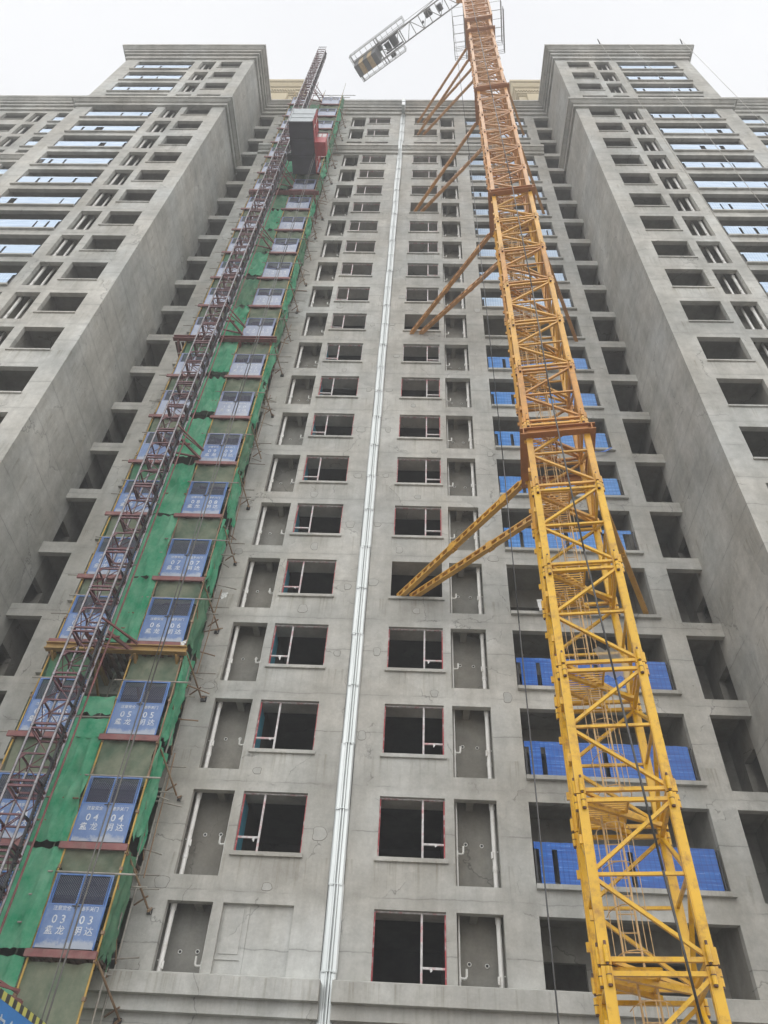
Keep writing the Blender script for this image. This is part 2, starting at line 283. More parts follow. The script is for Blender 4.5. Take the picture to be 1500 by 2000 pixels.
# ------------------------------------------------------------------ mesh builder
class MB:
    def __init__(s): s.v = []; s.f = []; s.m = []; s.mats = []
    def mi(s, mat):
        if mat is None: return 0
        if mat not in s.mats: s.mats.append(mat)
        return s.mats.index(mat)
    def add(s, vs, fs, mat=None):
        o = len(s.v); s.v += [tuple(v) for v in vs]; k = s.mi(mat)
        for f in fs: s.f.append(tuple(i + o for i in f)); s.m.append(k)
    def box(s, x0, x1, y0, y1, z0, z1, mat=None):
        if x0 > x1: x0, x1 = x1, x0
        if y0 > y1: y0, y1 = y1, y0
        if z0 > z1: z0, z1 = z1, z0
        s.add([(x0, y0, z0), (x1, y0, z0), (x1, y1, z0), (x0, y1, z0), (x0, y0, z1), (x1, y0, z1), (x1, y1, z1), (x0, y1, z1)],
              [(0, 3, 2, 1), (4, 5, 6, 7), (0, 1, 5, 4), (1, 2, 6, 5), (2, 3, 7, 6), (3, 0, 4, 7)], mat)
    def bar(s, a, b, w, h=None, mat=None, up=(0, 0, 1)):
        a = Vector(a); b = Vector(b); h = h or w; d = (b - a).normalized(); u = Vector(up)
        if abs(d.dot(u)) > .98: u = Vector((0, 1, 0))
        x = d.cross(u).normalized(); y = x.cross(d).normalized()
        vs = []
        for p in (a, b):
            for i, j in ((-1, -1), (1, -1), (1, 1), (-1, 1)): vs.append(p + x * (i * w / 2) + y * (j * h / 2))
        s.add(vs, [(3, 2, 1, 0), (4, 5, 6, 7), (0, 1, 5, 4), (1, 2, 6, 5), (2, 3, 7, 6), (3, 0, 4, 7)], mat)
    def tube(s, a, b, r, n=8, mat=None, r2=None):
        a = Vector(a); b = Vector(b); d = (b - a).normalized(); u = Vector((0, 0, 1))
        if abs(d.dot(u)) > .98: u = Vector((0, 1, 0))
        x = d.cross(u).normalized(); y = x.cross(d).normalized(); r2 = r if r2 is None else r2
        vs = []
        for p, rr in ((a, r), (b, r2)):
            for i in range(n):
                t = 2 * math.pi * i / n; vs.append(p + x * (rr * math.cos(t)) + y * (rr * math.sin(t)))
        fs = [(i, (i + 1) % n, n + (i + 1) % n, n + i) for i in range(n)]
        fs += [tuple(range(n - 1, -1, -1)), tuple(range(n, 2 * n))]
        s.add(vs, fs, mat)
    def path(s, pts, r, n=6, mat=None):
        for a, b in zip(pts, pts[1:]): s.tube(a, b, r, n, mat)
    def ring(s, c, rad, r, axis='z', n=14, mat=None, arc=(0, 360)):
        ps = []
        for i in range(n + 1):
            t = R(arc[0] + (arc[1] - arc[0]) * i / n)
            a, b = rad * math.cos(t), rad * math.sin(t)
            ps.append((c[0] + a, c[1] + b, c[2]) if axis == 'z' else (c[0] + a, c[1], c[2] + b))
        s.path(ps, r, 5, mat)
    def sheet(s, grid, mat=None):
        h = len(grid); w_ = len(grid[0]); o = [p for row in grid for p in row]
        s.add(o, [(i * w_ + j, i * w_ + j + 1, (i + 1) * w_ + j + 1, (i + 1) * w_ + j) for i in range(h - 1) for j in range(w_ - 1)], mat)
    def mesh(s, name, mat=None, smooth=False, flip=False, sx=1):
        me = bpy.data.meshes.new(name)
        v = [(p[0] * sx, p[1], p[2]) for p in s.v]
        f = [tuple(reversed(q)) for q in s.f] if sx < 0 else s.f
        me.from_pydata(v, [], f)
        ms = list(s.mats) if s.mats else [mat]
        if mat and mat not in ms and not s.mats: ms = [mat]
        for m in ms: me.materials.append(m)
        if s.mats: me.polygons.foreach_set('material_index', s.m)
        if smooth: me.polygons.foreach_set('use_smooth', [True] * len(f))
        me.update(); return me
    def build(s, name, mat=None, parent=None, smooth=False, sx=1, loc=None):
        o = bpy.data.objects.new(name, s.mesh(name, mat, smooth, sx=sx)); COL.objects.link(o)
        if parent: o.parent = parent
        if loc: o.location = loc
        return o
def tag(o, label, cat, group=None, kind=None):
    if label: o['label'] = label
    if cat: o['category'] = cat
    if group: o['group'] = group
    if kind: o['kind'] = kind
    return o
def thing(name, label, cat, loc=(0, 0, 0), group=None, kind=None):
    o = bpy.data.objects.new(name, None); COL.objects.link(o); o.location = loc; o.empty_display_size = .2
    bpy.context.view_layer.update()
    return tag(o, label, cat, group, kind)

def sweep(mb, path, prof, mat=None):
    """path: list of (x,y); outward = right-hand side; prof: list of (offset,z)"""
    P = [Vector(p) for p in path]; nr = []
    for a, b in zip(P, P[1:]):
        d = (b - a).normalized(); nr.append(Vector((d.y, -d.x)))
    off = []
    for i in range(len(P)):
        if i == 0: off.append(nr[0])
        elif i == len(P) - 1: off.append(nr[-1])
        else:
            m = (nr[i - 1] + nr[i]); off.append(m / max(.3, m.length_squared / 2) if m.length > 1e-6 else nr[i])
    grid = [[(p.x + o.x * d, p.y + o.y * d, z) for p, o in zip(P, off)] for d, z in prof]
    mb.sheet([list(r) for r in grid], mat)
    n = len(P); k = len(prof)
    for e in (0, n - 1):
        idx = [r[e] for r in grid]
        mb.add(idx, [tuple(range(k)) if e == 0 else tuple(range(k - 1, -1, -1))], mat)

H = 2.9
NK = 22
TOPZ = 63.3
# column x of the half facade (mirrored for the other building)
XJ, w1, w2, a1, a2, b1, b2, c1, XS = 0.17, .985, 2.741, 2.993, 4.136, 4.992, 9.791, 10.541, 11.77
D = 4.04
T1, T2, T3, T4, T5, T6, XO = 12.627, 14.318, 14.707, 15.832, 16.40, 20.87, 22.0
ZB = -8.65

def wave(t, seed): return math.sin(t * 2.1 + seed) * .5 + math.sin(t * 5.3 + seed * 1.7) * .3 + math.sin(t * 11 + seed * .7) * .2

def build_half(sx, right):
    nm = 'right' if right else 'left'
    lab = ('grey concrete high-rise half behind the yellow crane, right of the metal joint strip' if right else
           'grey concrete high-rise half behind the green-netted scaffold, left of the metal joint strip')
    B = thing('apartment_building', lab, 'building', (sx * 12, 0, ZB), group='mirrored halves of the concrete high-rise')
    inv = (-sx * 12, 0, -ZB)
    W = MB(); S = MB(); I = MB(); RM = MB()
    def put(mb, name, mat, par=B, smooth=False):
        o = mb.build(name, mat, None, smooth, sx=sx)
        o.parent = par
        if par is B: o.matrix_parent_inverse = Matrix.Translation(inv)
        return o
    def T(k): return H * k
    def piers(Y, xs, z0, z1, t=.2):
        for x0, x1 in xs: W.box(x0, x1, Y, Y + t, z0, z1)
    ztop = 61.62
    # --- main facade
    piers(0, [(XJ, w1), (w2, a1), (a2, b1), (b2, c1)], -2.3, ztop)
    W.box(XJ, XS, 0, .2, ZB, -2.3)
    # per-bay spandrels
    def spandrel(x0, x1, Y, hh, k0=0, t=.2):
        for k in range(k0, NK):
            top = T(k); bot = top - hh
            zb = T(k - 1) if k > 0 else -2.3
            if bot > zb: W.box(x0, x1, Y, Y + t, zb, bot)
        W.box(x0, x1, Y, Y + t, T(NK - 1), ztop)
    spandrel(w1, w2, 0, 1.65); spandrel(a1, a2, 0, 2.27); spandrel(b1, b2, 0, 2.17); spandrel(c1, XS, 0, 2.37)
    # --- window rooms
    yb = 4.2
    for k in range(NK):
        t = T(k)
        W.box(w1 - .35, w2 + .1, .2, .72, t + .001, t + .35)          # soffit strip
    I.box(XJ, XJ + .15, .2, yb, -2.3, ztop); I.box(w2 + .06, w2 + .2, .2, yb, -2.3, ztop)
    RM.box(XJ + .15, XJ + .17, .75, yb, -2.3, ztop); RM.box(w2 + .04, w2 + .058, 1.05, yb, -2.3, ztop)  # thin dark sheets over the side walls stand in for room shade
    # floor slabs
    for k in range(-1, NK):
        z = T(k) + .36
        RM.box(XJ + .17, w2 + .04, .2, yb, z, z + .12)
        S.box(w2 + .2, a2 + .3, .2, .8, z, z + .12)
        S.box(a2 + .3, c1 - .3, .2, 3.6, z, z + .12)
        S.box(c1 - .3, XS + .2, .2, 4.5, z, z + .12)
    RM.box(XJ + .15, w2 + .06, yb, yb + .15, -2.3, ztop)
    # --- AC recess
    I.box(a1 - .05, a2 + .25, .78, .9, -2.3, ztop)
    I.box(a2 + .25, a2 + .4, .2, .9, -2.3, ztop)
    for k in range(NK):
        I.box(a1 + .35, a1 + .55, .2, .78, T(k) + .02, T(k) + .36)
    # --- balcony
    for k in range(NK):
        t = T(k); fl = t - 2.42
        yw = 1.75
        doors = [(b1 + .25, b1 + 1.35, 1.95), (b1 + 2.0, b1 + 3.9, 2.05)]
        xs = b1 - .56; xe = c1 - .1
        x = xs
        for d0, d1, dh in doors:
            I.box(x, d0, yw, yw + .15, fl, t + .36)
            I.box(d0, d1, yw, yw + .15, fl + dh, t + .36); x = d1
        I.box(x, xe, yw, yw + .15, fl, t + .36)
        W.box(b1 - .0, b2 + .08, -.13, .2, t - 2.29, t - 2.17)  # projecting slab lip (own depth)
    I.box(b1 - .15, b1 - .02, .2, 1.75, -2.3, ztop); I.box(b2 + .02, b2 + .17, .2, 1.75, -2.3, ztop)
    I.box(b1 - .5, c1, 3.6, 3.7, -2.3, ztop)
    # --- corner loggia beside tower wall
    for k in range(NK):
        t = T(k); fl = t - 2.42; yw = 2.1
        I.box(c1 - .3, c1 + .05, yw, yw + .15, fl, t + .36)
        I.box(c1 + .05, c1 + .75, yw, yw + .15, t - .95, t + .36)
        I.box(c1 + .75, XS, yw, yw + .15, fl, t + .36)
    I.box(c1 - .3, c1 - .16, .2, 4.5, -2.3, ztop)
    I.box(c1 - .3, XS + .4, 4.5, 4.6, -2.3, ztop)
    # --- tower side wall with doorway back inside the loggia
    W.box(XS, XS + .2, -D + .2, .5, ZB, ztop)
    for k in range(NK):
        t = T(k); fl = t - 2.42; zb = T(k - 1) + .36 if k else -2.3
        I.box(XS, XS + .2, .5, 1.4, t - .75, t + .48 if k < NK - 1 else ztop)
    I.box(XS, XS + .2, 1.4, 4.5, -2.3, ztop)
    for k in range(NK): I.box(XS + .2, XS + 1.2, 1.6, 1.7, T(k) - 2.4, T(k) + .4)
    # --- tower front
    Y = -D
    W.box(XS, XO, Y, Y + .2, ZB, -2.3)
    piers(Y, [(XS, T1), (T2, T3), (T4, T5), (T6, XO)], -2.3, ztop)
    spandrel(T1, T2, Y, 1.70); spandrel(T3, T4, Y, 2.27); spandrel(T5, T6, Y, 2.28)
    for k in range(NK):
        t = T(k)
        S.box(XS + .2, XO - .2, Y + .2, -.1, t + .36, t + .48)
        W.box(T1 - .03, T2 + .06, Y - .06, Y + .2, t - 1.78, t - 1.70 + .002)
        W.box(T5, T6 + .1, Y - .12, Y + .2, t - 2.40, t - 2.28)
        I.box(T3 + .3, T3 + .5, Y + .2, Y + .9, t + .02, t + .36)
    for x in (T2 + .1, T4 + .1): I.box(x, x + .15, Y + .2, -.2, -2.3, ztop)
    I.box(T3 - .1, T4 + .1, Y + .9, Y + 1.0, -2.3, ztop)
    I.box(T5 - .2, T6 + .2, Y + 1.6, Y + 1.75, -2.3, ztop)
    I.box(XS + .2, T2 + .1, -.6, -.5, -2.3, ztop)
    I.box(T6 + .02, T6 + .16, Y + .2, Y + 1.6, -2.3, ztop)
    W.box(XO - .2, XO, Y + .2, 6, ZB, ztop)
    # --- outer wing
    Yw = -.25
    wx = [(XO, 23.2), (28.5, 29.45), (30.5, 30.9), (33.0, 35.2)]
    for x0, x1 in wx: W.box(x0, x1, Yw, Yw + .2, 20, ztop)
    def sp2(x0, x1, hh):
        for k in range(9, NK): W.box(x0, x1, Yw, Yw + .2, T(k - 1), T(k) - hh)
        W.box(x0, x1, Yw, Yw + .2, T(NK - 1), ztop)
    sp2(23.2, 28.5, 2.28); sp2(29.45, 30.5, 2.27); sp2(30.9, 33.0, 1.7)
    for k in range(8, NK):
        S.box(XO, 35, Yw + .2, 4, T(k) + .36, T(k) + .48); W.box(23.2, 28.6, Yw - .12, Yw + .2, T(k) - 2.4, T(k) - 2.28)
        W.box(30.85, 33.05, Yw - .06, Yw + .2, T(k) - 1.78, T(k) - 1.698)
    I.box(XO, 35, Yw + 1.6, Yw + 1.7, 20, ztop)
    for x in (28.6, 30.6): I.box(x, x + .12, Yw + .2, Yw + 1.6, 20, ztop)
    W.box(35.0, 35.2, Yw + .2, 6, 20, ztop)
    # roof slab
    S.box(XJ, XS, .2, 6, ztop, TOPZ - .6); S.box(XS, XO, -D + .2, 6, ztop, TOPZ - .6); S.box(XO, 35.2, .1, 6, ztop, TOPZ - .6)
    S.box(XJ, 35, 5.9, 6, ZB, ztop)
    put(W, 'wall', CON); put(I, 'inner_wall', CIN); put(S, 'floor_slab', CIN); put(RM, 'room_shade_shell', ROOM)
    # --- cornices
    e = .0
    C = MB()
    prof = [(e, 61.45), (.14, 61.45), (.14, 61.95), (.10, 61.95), (.10, 62.0), (.28, 62.0), (.28, 62.32), (.22, 62.32), (.22, 62.38), (.40, 62.38), (.40, 62.66), (.34, 62.66), (.34, 62.72), (.46, 62.76), (.62, 62.98), (.68, 62.98), (.68, TOPZ), (-.3, TOPZ)]
    sweep(C, [(XJ - .03, 0), (XS, 0), (XS, -D), (XO, -D), (XO, Yw), (35.2, Yw)], prof)
    put(C, 'roof_cornice', CON)
    C = MB()
    prof = [(e, 52.34), (.14, 52.34), (.14, 52.74), (.09, 52.74), (.09, 52.79), (.22, 52.82), (.38, 53.0), (.44, 53.0), (.44, 53.36), (e, 53.4)]
    sweep(C, [(XJ - .03, 0), (c1, 0)], prof)
    put(C, 'band_cornice', CON)
    C = MB()
    prof = [(e, 49.3), (.14, 49.3), (.14, 49.68), (.09, 49.68), (.09, 49.73), (.22, 49.76), (.38, 49.94), (.44, 49.94), (.44, 50.26), (e, 50.3)]
    sweep(C, [(XS, .45), (XS, -D), (XO, -D), (XO, Yw), (35.2, Yw)], prof)
    put(C, 'tower_cornice', CON)
    C = MB()
    prof = [(e, -2.42), (.22, -2.42), (.22, -2.12), (.42, -2.12), (.42, -1.70), (.40, -1.68), (-.0, -1.66)]
    sweep(C, [(XJ - .03, 0), (XS, 0), (XS, -D), (XO, -D)], prof)
    put(C, 'base_cornice', CON)
    # --- windows (frames only, no glazing yet)
    openk = (4, 10, 15, 20, 21) if right else ()
    for k in range(NK):
        t = T(k); zb = t - 1.64
        Sm = MB(); Sm.box(w1 - .06, w2 + .07, -.075, .2, zb - .115, zb - .008)
        if not right and k == 0:
            Wn = MB(); Wn.box(w1, w2, .13, .2, zb, t, CON); mx = w2 - (w2 - w1) * .36
            Wn.box(mx - .04, mx + .04, .105, .13, zb, t, CON); Wn.box(mx + .04, w2, .10, .13, zb + .40, zb + .47, CON)
            Wn.box(mx + .10, w2 - .06, .11, .13, zb + .53, t - .1, CON)
            put(Wn, 'blind_panel', None)
            continue
        Wn = MB(); yy0, yy1 = .10, .16
        if k not in openk:
            fr = .035
            Wn.box(w1, w2, yy0, yy1, t - fr, t, ALU); Wn.box(w1, w2, yy0, yy1, zb, zb + fr, ALU)
            tm = TAPE if k < 9 else ALU
            Wn.box(w1, w1 + fr, yy0 - .01, yy1, zb + fr, t - fr, tm); Wn.box(w2 - fr, w2, yy0 - .01, yy1, zb + fr, t - fr, tm)
            mx = w1 + (w2 - w1) * .665
            Wn.box(mx - .026, mx + .026, yy0 + .004, yy1 - .004, zb + fr, t - fr, ALU)
            Wn.box(mx + .026, w2 - fr, yy0 + .006, yy1 - .006, zb + .40, zb + .45, ALU)
            if k < 5:
                x = mx + .08 + random.random() * .35; dz = .06 + random.random() * .14   # torn protective film
                Wn.add([(x, yy0 - .004, zb + .41), (x + .05, yy0 - .004, zb + .41), (x + .07, yy0 - .03, zb + .41 - dz * .5), (x + .02, yy0 - .01, zb + .41 - dz)], [(0, 1, 2, 3), (3, 2, 1, 0)], WHITEP)
            if not right and k < 10: Wn.box(w2 + .005, w2 + .058, .2, 1.0, zb + .02, t - .02, CYAN)
        else:
            Wn.box(w1, w2, .1, .16, zb - .006, zb + .004, ALU)
        wo = put(Wn, 'window', None)
        so_ = Sm.build('window_sill', CON, wo, sx=sx)
    # --- drain pipes in AC recesses
    def pipes(x0, x1, Y, k0, big_right=True):
        P = MB()
        xb = x1 - .10 if big_right else x0 + .10
        P.tube((xb, Y + .32, T(k0) - 2.3), (xb, Y + .32, 61.3), .062, 10)
        for k in range(k0, NK):
            P.tube((xb, Y + .32, T(k) - 1.75), (xb, Y + .32, T(k) - 1.62), .072, 10)
            P.tube((xb, Y + .32, T(k) - .12), (xb, Y + .32, T(k) + .05), .078, 10)
            P.tube((xb - .07, Y + .26, T(k) - 1.45), (xb - .07, Y + .26, T(k) - 1.28), .03, 6)
            P.bar((xb, Y + .32, T(k) - 1.25), (xb + .1, Y + .32, T(k) - 1.25), .02)
        if Y < -1: P.tube((xb - .3, Y + .5, T(k0) - 2.3), (xb - .3, Y + .5, 61.3), .05, 10)
        put(P, 'drain_pipe', PVC, smooth=False)
        P = MB(); xs = x0 + .07 if big_right else x1 - .07; sg = 1 if big_right else -1
        P.tube((xs, Y + .36, T(k0) - 2.3), (xs, Y + .36, 61.3), .026, 8)
        for k in range(k0, NK):
            z = T(k) - 1.32
            P.path([(xs, Y + .36, z), (xs + sg * .13, Y + .36, z - .01), (xs + sg * .16, Y + .36, z + .03), (xs + sg * .165, Y + .36, z + .2)], .028, 8)
            P.tube((xs, Y + .36, z - .08), (xs, Y + .36, z + .08), .034, 8)
        put(P, 'condensate_pipe', PVC)
    pipes(a1, a2, 0, 0)
    # vent sleeves
    for k in range(NK):
        for xx in (a1 + .33, a1 + .76):
            V = MB(); V.ring((xx, .765, T(k) - .9 - (.02 if xx > a1 + .5 else 0)), .045, .013, 'y', 12, PVC)
            V.tube((xx, .762, T(k) - .9), (xx, .779, T(k) - .9), .04, 10, DARK)
            if k < 10: put(V, 'vent_sleeve', None)
    pipes(T3, T4, -D, 3)
    pipes(29.45, 30.5, Yw, 9)
    # --- railings with blue film
    def railing(x0, x1, Y, k, seed, zt=-1.10, zb=-2.165, gaps=None, fine=True):
        rnd = random.Random(seed)
        t = T(k); y = Y + .03
        Rm = MB()
        Rm.box(x0 + .03, x1 - .05, y - .02, y + .03, t + zt - .05, t + zt)
        Rm.box(x0 + .03, x1 - .05, y - .01, y + .02, t + zb + .06, t + zb + .09)
        npost = max(3, int((x1 - x0) / 1.1))
        for i in range(npost + 1):
            x = x0 + .05 + (x1 - x0 - .14) * i / npost; Rm.box(x - .02, x + .02, y - .015, y + .025, t + zb, t + zt - .05)
        nb = int((x1 - x0) / .13)
        for i in range(nb):
            x = x0 + .08 + (x1 - x0 - .2) * i / nb; Rm.box(x - .008, x + .008, y, y + .015, t + zb + .09, t + zt - .05)
        Rm.box(x0 + .02, x1 - .04, y + .05, y + .06, t + zb + .02, t + zt - .1) if False else None
        ro = put(Rm, 'railing', DARK)
        F = MB(); yf = y - .045
        # top band wraps over the rail
        xa, xb_ = x0 + .03, x1 - .16
        def strip(xs, xe, za, zc, nx, nz, amp, sd):
            g = []
            for j in range(nz + 1):
                row = []
                for i in range(nx + 1):
                    u = i / nx; v = j / nz; x = xs + (xe - xs) * u; z = za + (zc - za) * v
                    edge = min(1, 4 * min(v, 1 - v) + .15)
                    row.append((x, yf + amp * wave(x * 3 + z * 9, sd) * edge - .01, z + .012 * wave(x * 6, sd + 2)))
                g.append(row)
            F.sheet(g)
        strip(xa, xb_, t + zt - .17, t + zt + .01, max(4, int((xb_ - xa) * 6)), 2, .012, seed)
        F.box(xa, xb_, yf, y + .06, t + zt + .002, t + zt + .012)
        n = rnd.choice((2, 3, 3, 4)); cuts = sorted(rnd.uniform(.1, .93) for _ in range(n)) if gaps is None else gaps
        segs = []; p = xa + rnd.choice((0.02, .1, .12))
        for cc in cuts:
            q = x0 + (x1 - x0) * cc
            if q - p > .25: segs.append((p, q))
            p = q + (.13 if gaps is not None else rnd.choice((.08, .12, .15)))
        if xb_ - p > .2: segs.append((p, xb_))
        for sgi, (p, q) in enumerate(segs):
            strip(p, q, t + zb + .02, t + zt - .165, max(3, int((q - p) * 4)), 6, .014, seed + sgi)
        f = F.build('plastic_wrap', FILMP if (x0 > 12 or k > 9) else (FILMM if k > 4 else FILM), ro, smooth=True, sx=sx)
    if right:
        G = {1: (.10, .50, .78), 2: (.10, .46, .70), 3: (.13, .50), 5: (.12, .46, .74, .9), 6: (.19, .55), 7: (.14, .47), 8: (.19, .5)}
        for k in range(NK):
            if k in (0, 4, 10): continue
            railing(b1, b2, 0, k, 100 + k, gaps=G.get(k))
    for k in range(9, NK): railing(T5, T6, -D, k, (300 if right else 400) + k, zt=-1.22, zb=-2.27)
    for k in range(14, NK): railing(23.2, 28.5, Yw, k, (500 if right else 600) + k, zt=-1.22, zb=-2.27)
    if right:
        # bare red-brown curtain wall angle / spare door frames at back: torn film streamer
        St = MB(); g = []
        for j in range(9):
            v = j / 8; z = H * 7 - 2.2 - .28 * math.sin(v * math.pi) ; x = 8.4 + v * 1.3
            g.append([(x, -.16 + .03 * wave(v * 5, 1), z), (x + .02, -.20, z - .10 - .05 * wave(v * 7, 3))])
        St.sheet(g); put(St, 'torn_film', FILM)
    # --- plaster patches, each its own
    rnd = random.Random(11 if right else 29)
    spots = []
    for k in range(0, 12):
        spots += [(XJ + .1 + rnd.random() * .55, H * k - 1.0 - rnd.random() * .3), (w1 + .2 + rnd.random() * 1.3, H * k - 2.2 - rnd.random() * .3)]
        if k % 2: spots.append((a2 + .2 + rnd.random() * .5, H * k - 2.3 - rnd.random() * .4))
    for (px, pz) in spots:
        if rnd.random() < .25: continue
        rw = .09 + rnd.random() * .09; rh = .09 + rnd.random() * .10; ph = rnd.random() * 6
        px = min(max(px, XJ + .2), b1 - .2)
        pts = []; ptso = []
        for i in range(20):
            a = 2 * math.pi * i / 20; c, s_ = math.cos(a), math.sin(a)
            q = (abs(c) ** 3.2 + abs(s_) ** 3.2) ** (-1 / 3.2) * (1 + .07 * math.sin(3 * a + ph) + .05 * math.sin(5 * a + ph))
            pts.append((px + rw * q * c, -.007, pz + rh * q * s_)); ptso.append((px + (rw * q + .011) * c, -.004, pz + (rh * q + .011) * s_))
        if px - rw < XJ + .02 or (w2 < px + rw and px - rw < a1 and False): continue
        Pm = MB()
        base_ = [(p[0], 0.02, p[2]) for p in ptso]
        n = 20
        Pm.add(ptso + base_, [tuple(range(n))] + [(i, n + i, n + (i + 1) % n, (i + 1) % n) for i in range(n)], PATCHD)
        b_ = [(p[0], 0.0, p[2]) for p in pts]
        Pm.add(pts + b_, [tuple(range(n))] + [(i, n + i, n + (i + 1) % n, (i + 1) % n) for i in range(n)], PATCH)
        put(Pm, 'plaster_patch', None)
    return B

BR = build_half(1, True)
BL = build_half(-1, False)

# ------------------------------------------------------------------ ground
g = MB(); g.box(-400, 400, -400, 400, ZB - 1, ZB); go = g.build('ground', GROUND); tag(go, None, None, kind='structure')

# ------------------------------------------------------------------ expansion joint cover
JC = thing('joint_cover_strip', 'long silver ribbed sheet-metal strip running up the seam between the two building halves', 'metal strip', (0, 0, ZB))
z = -3.4; i = 0
while z < 61.5:
    z2 = z + 1.95; mb = MB(); y0 = -.035 - .004 * (i % 2); dx = .012 * math.sin(i * 1.7)
    cx = [(-.19, 0), (-.155, -.02), (-.07, -.025), (-.055, -.075), (-.02, -.08), (-.005, -.03), (.0, -.03), (.02, -.085), (.055, -.08), (.075, -.025), (.155, -.02), (.195, 0)]
    g_ = [[(x + dx, y0 + y - .012 * (zz == z), zz) for x, y in cx] for zz in (z, z2 + .03)]
    mb.sheet(g_); gb = [[(x + dx, .02, zz) for x, y in cx] for zz in (z, z2 + .03)]
    mb.bar((-.17, y0 - .09, z + .015), (.18, y0 - .09, z + .015), .012, .012)
    o = mb.build('cover_sheet', GALV, JC); o.matrix_parent_inverse = Matrix.Translation((0, 0, -ZB))
    z = z2; i += 1
mb = MB(); mb.box(-.2, -.17, -.0, .25, -8, 63); mb.box(.17 - .0, .2, -.0, .25, -8, 63)
mb.box(-.169, .169, .12, .2, -8, 62.9)
o = mb.build('backing_board', simple('joint_backing', (.2, .2, .19), .9), JC); o.matrix_parent_inverse = Matrix.Translation((0, 0, -ZB))
mb = MB(); mb.box(-.13, .13, -.75, -.05, 61.7, 62.3); mb.box(-.15, .14, -.78, -.74, 62.5, 63.35); mb.tube((-.1, -.7, 61.4), (-.1, -.45, 62.4), .05); mb.tube((.06, -.7, 61.4), (.06, -.45, 62.4), .05)
o = mb.build('cornice_flashing', GALV, JC); o.matrix_parent_inverse = Matrix.Translation((0, 0, -ZB))

# ------------------------------------------------------------------ beige buildings behind
def beige(xa, xb, label, flip):
    B = thing('apartment_building', label, 'building', ((xa + xb) / 2, 14, ZB), group='finished beige towers beyond the roofline')
    Minv = Matrix.Translation((-(xa + xb) / 2, -14, -ZB))
    def put(mb, n, m):
        o = mb.build(n, m, B); o.matrix_parent_inverse = Minv; return o
    y = 8.6; mb = MB(); zt = 102.6
    mb.box(xa, xb, y + .3, 20, ZB, zt - 3.0); mb.box(xa + .9, xb - .9, y - .1, y + .3, ZB, zt - 3.4)
    put(mb, 'wall', BEIGE)
    mb = MB()
    path = [(xa, 20), (xa, y + .3), (xb, y + .3), (xb, 20)]
    prof = [(0, zt - 3.2), (.15, zt - 3.2), (.15, zt - 2.9), (.35, zt - 2.85), (.35, zt - 2.2), (.5, zt - 2.15), (.5, zt - 1.6), (.7, zt - 1.5), (.9, zt - .9), (.9, zt - .7), (1.1, zt - .6), (1.1, zt), (-.2, zt)]
    sweep(mb, path, prof)
    n = int((xb - xa + .7) / .34)
    for i in range(n): x = xa - .35 + .34 * i; mb.box(x, x + .17, y - .2, y - .04, zt - 2.6, zt - 2.25)
    put(mb, 'cornice', BEIGE)
    wx = (xa + .2, xa + 2.0) if flip else (xb - 2.2, xb - .2)
    for k in range(2):
        mb = MB(); z = zt - 4.2 - 3 * k
        mb.box(wx[0], wx[1], y - .14, y - .10, z - 1.5, z, DARK); mb.box(wx[0], wx[1], y - .17, y - .14, z - .06, z, WHITEP); mb.box((wx[0] + wx[1]) / 2 - .03, (wx[0] + wx[1]) / 2 + .03, y - .17, y - .14, z - 1.5, z, WHITEP)
        mb.box(wx[0], wx[1], y - .17, y - .14, z - 1.5, z - .8, WHITEP)
        put(mb, 'window', None)
beige(-24.0, -14.6, 'finished beige stone tower peeking over the roof beside the hoist mast', True)
beige(13.5, 21.0, 'finished beige stone tower peeking over the roof right of the crane mast', False)

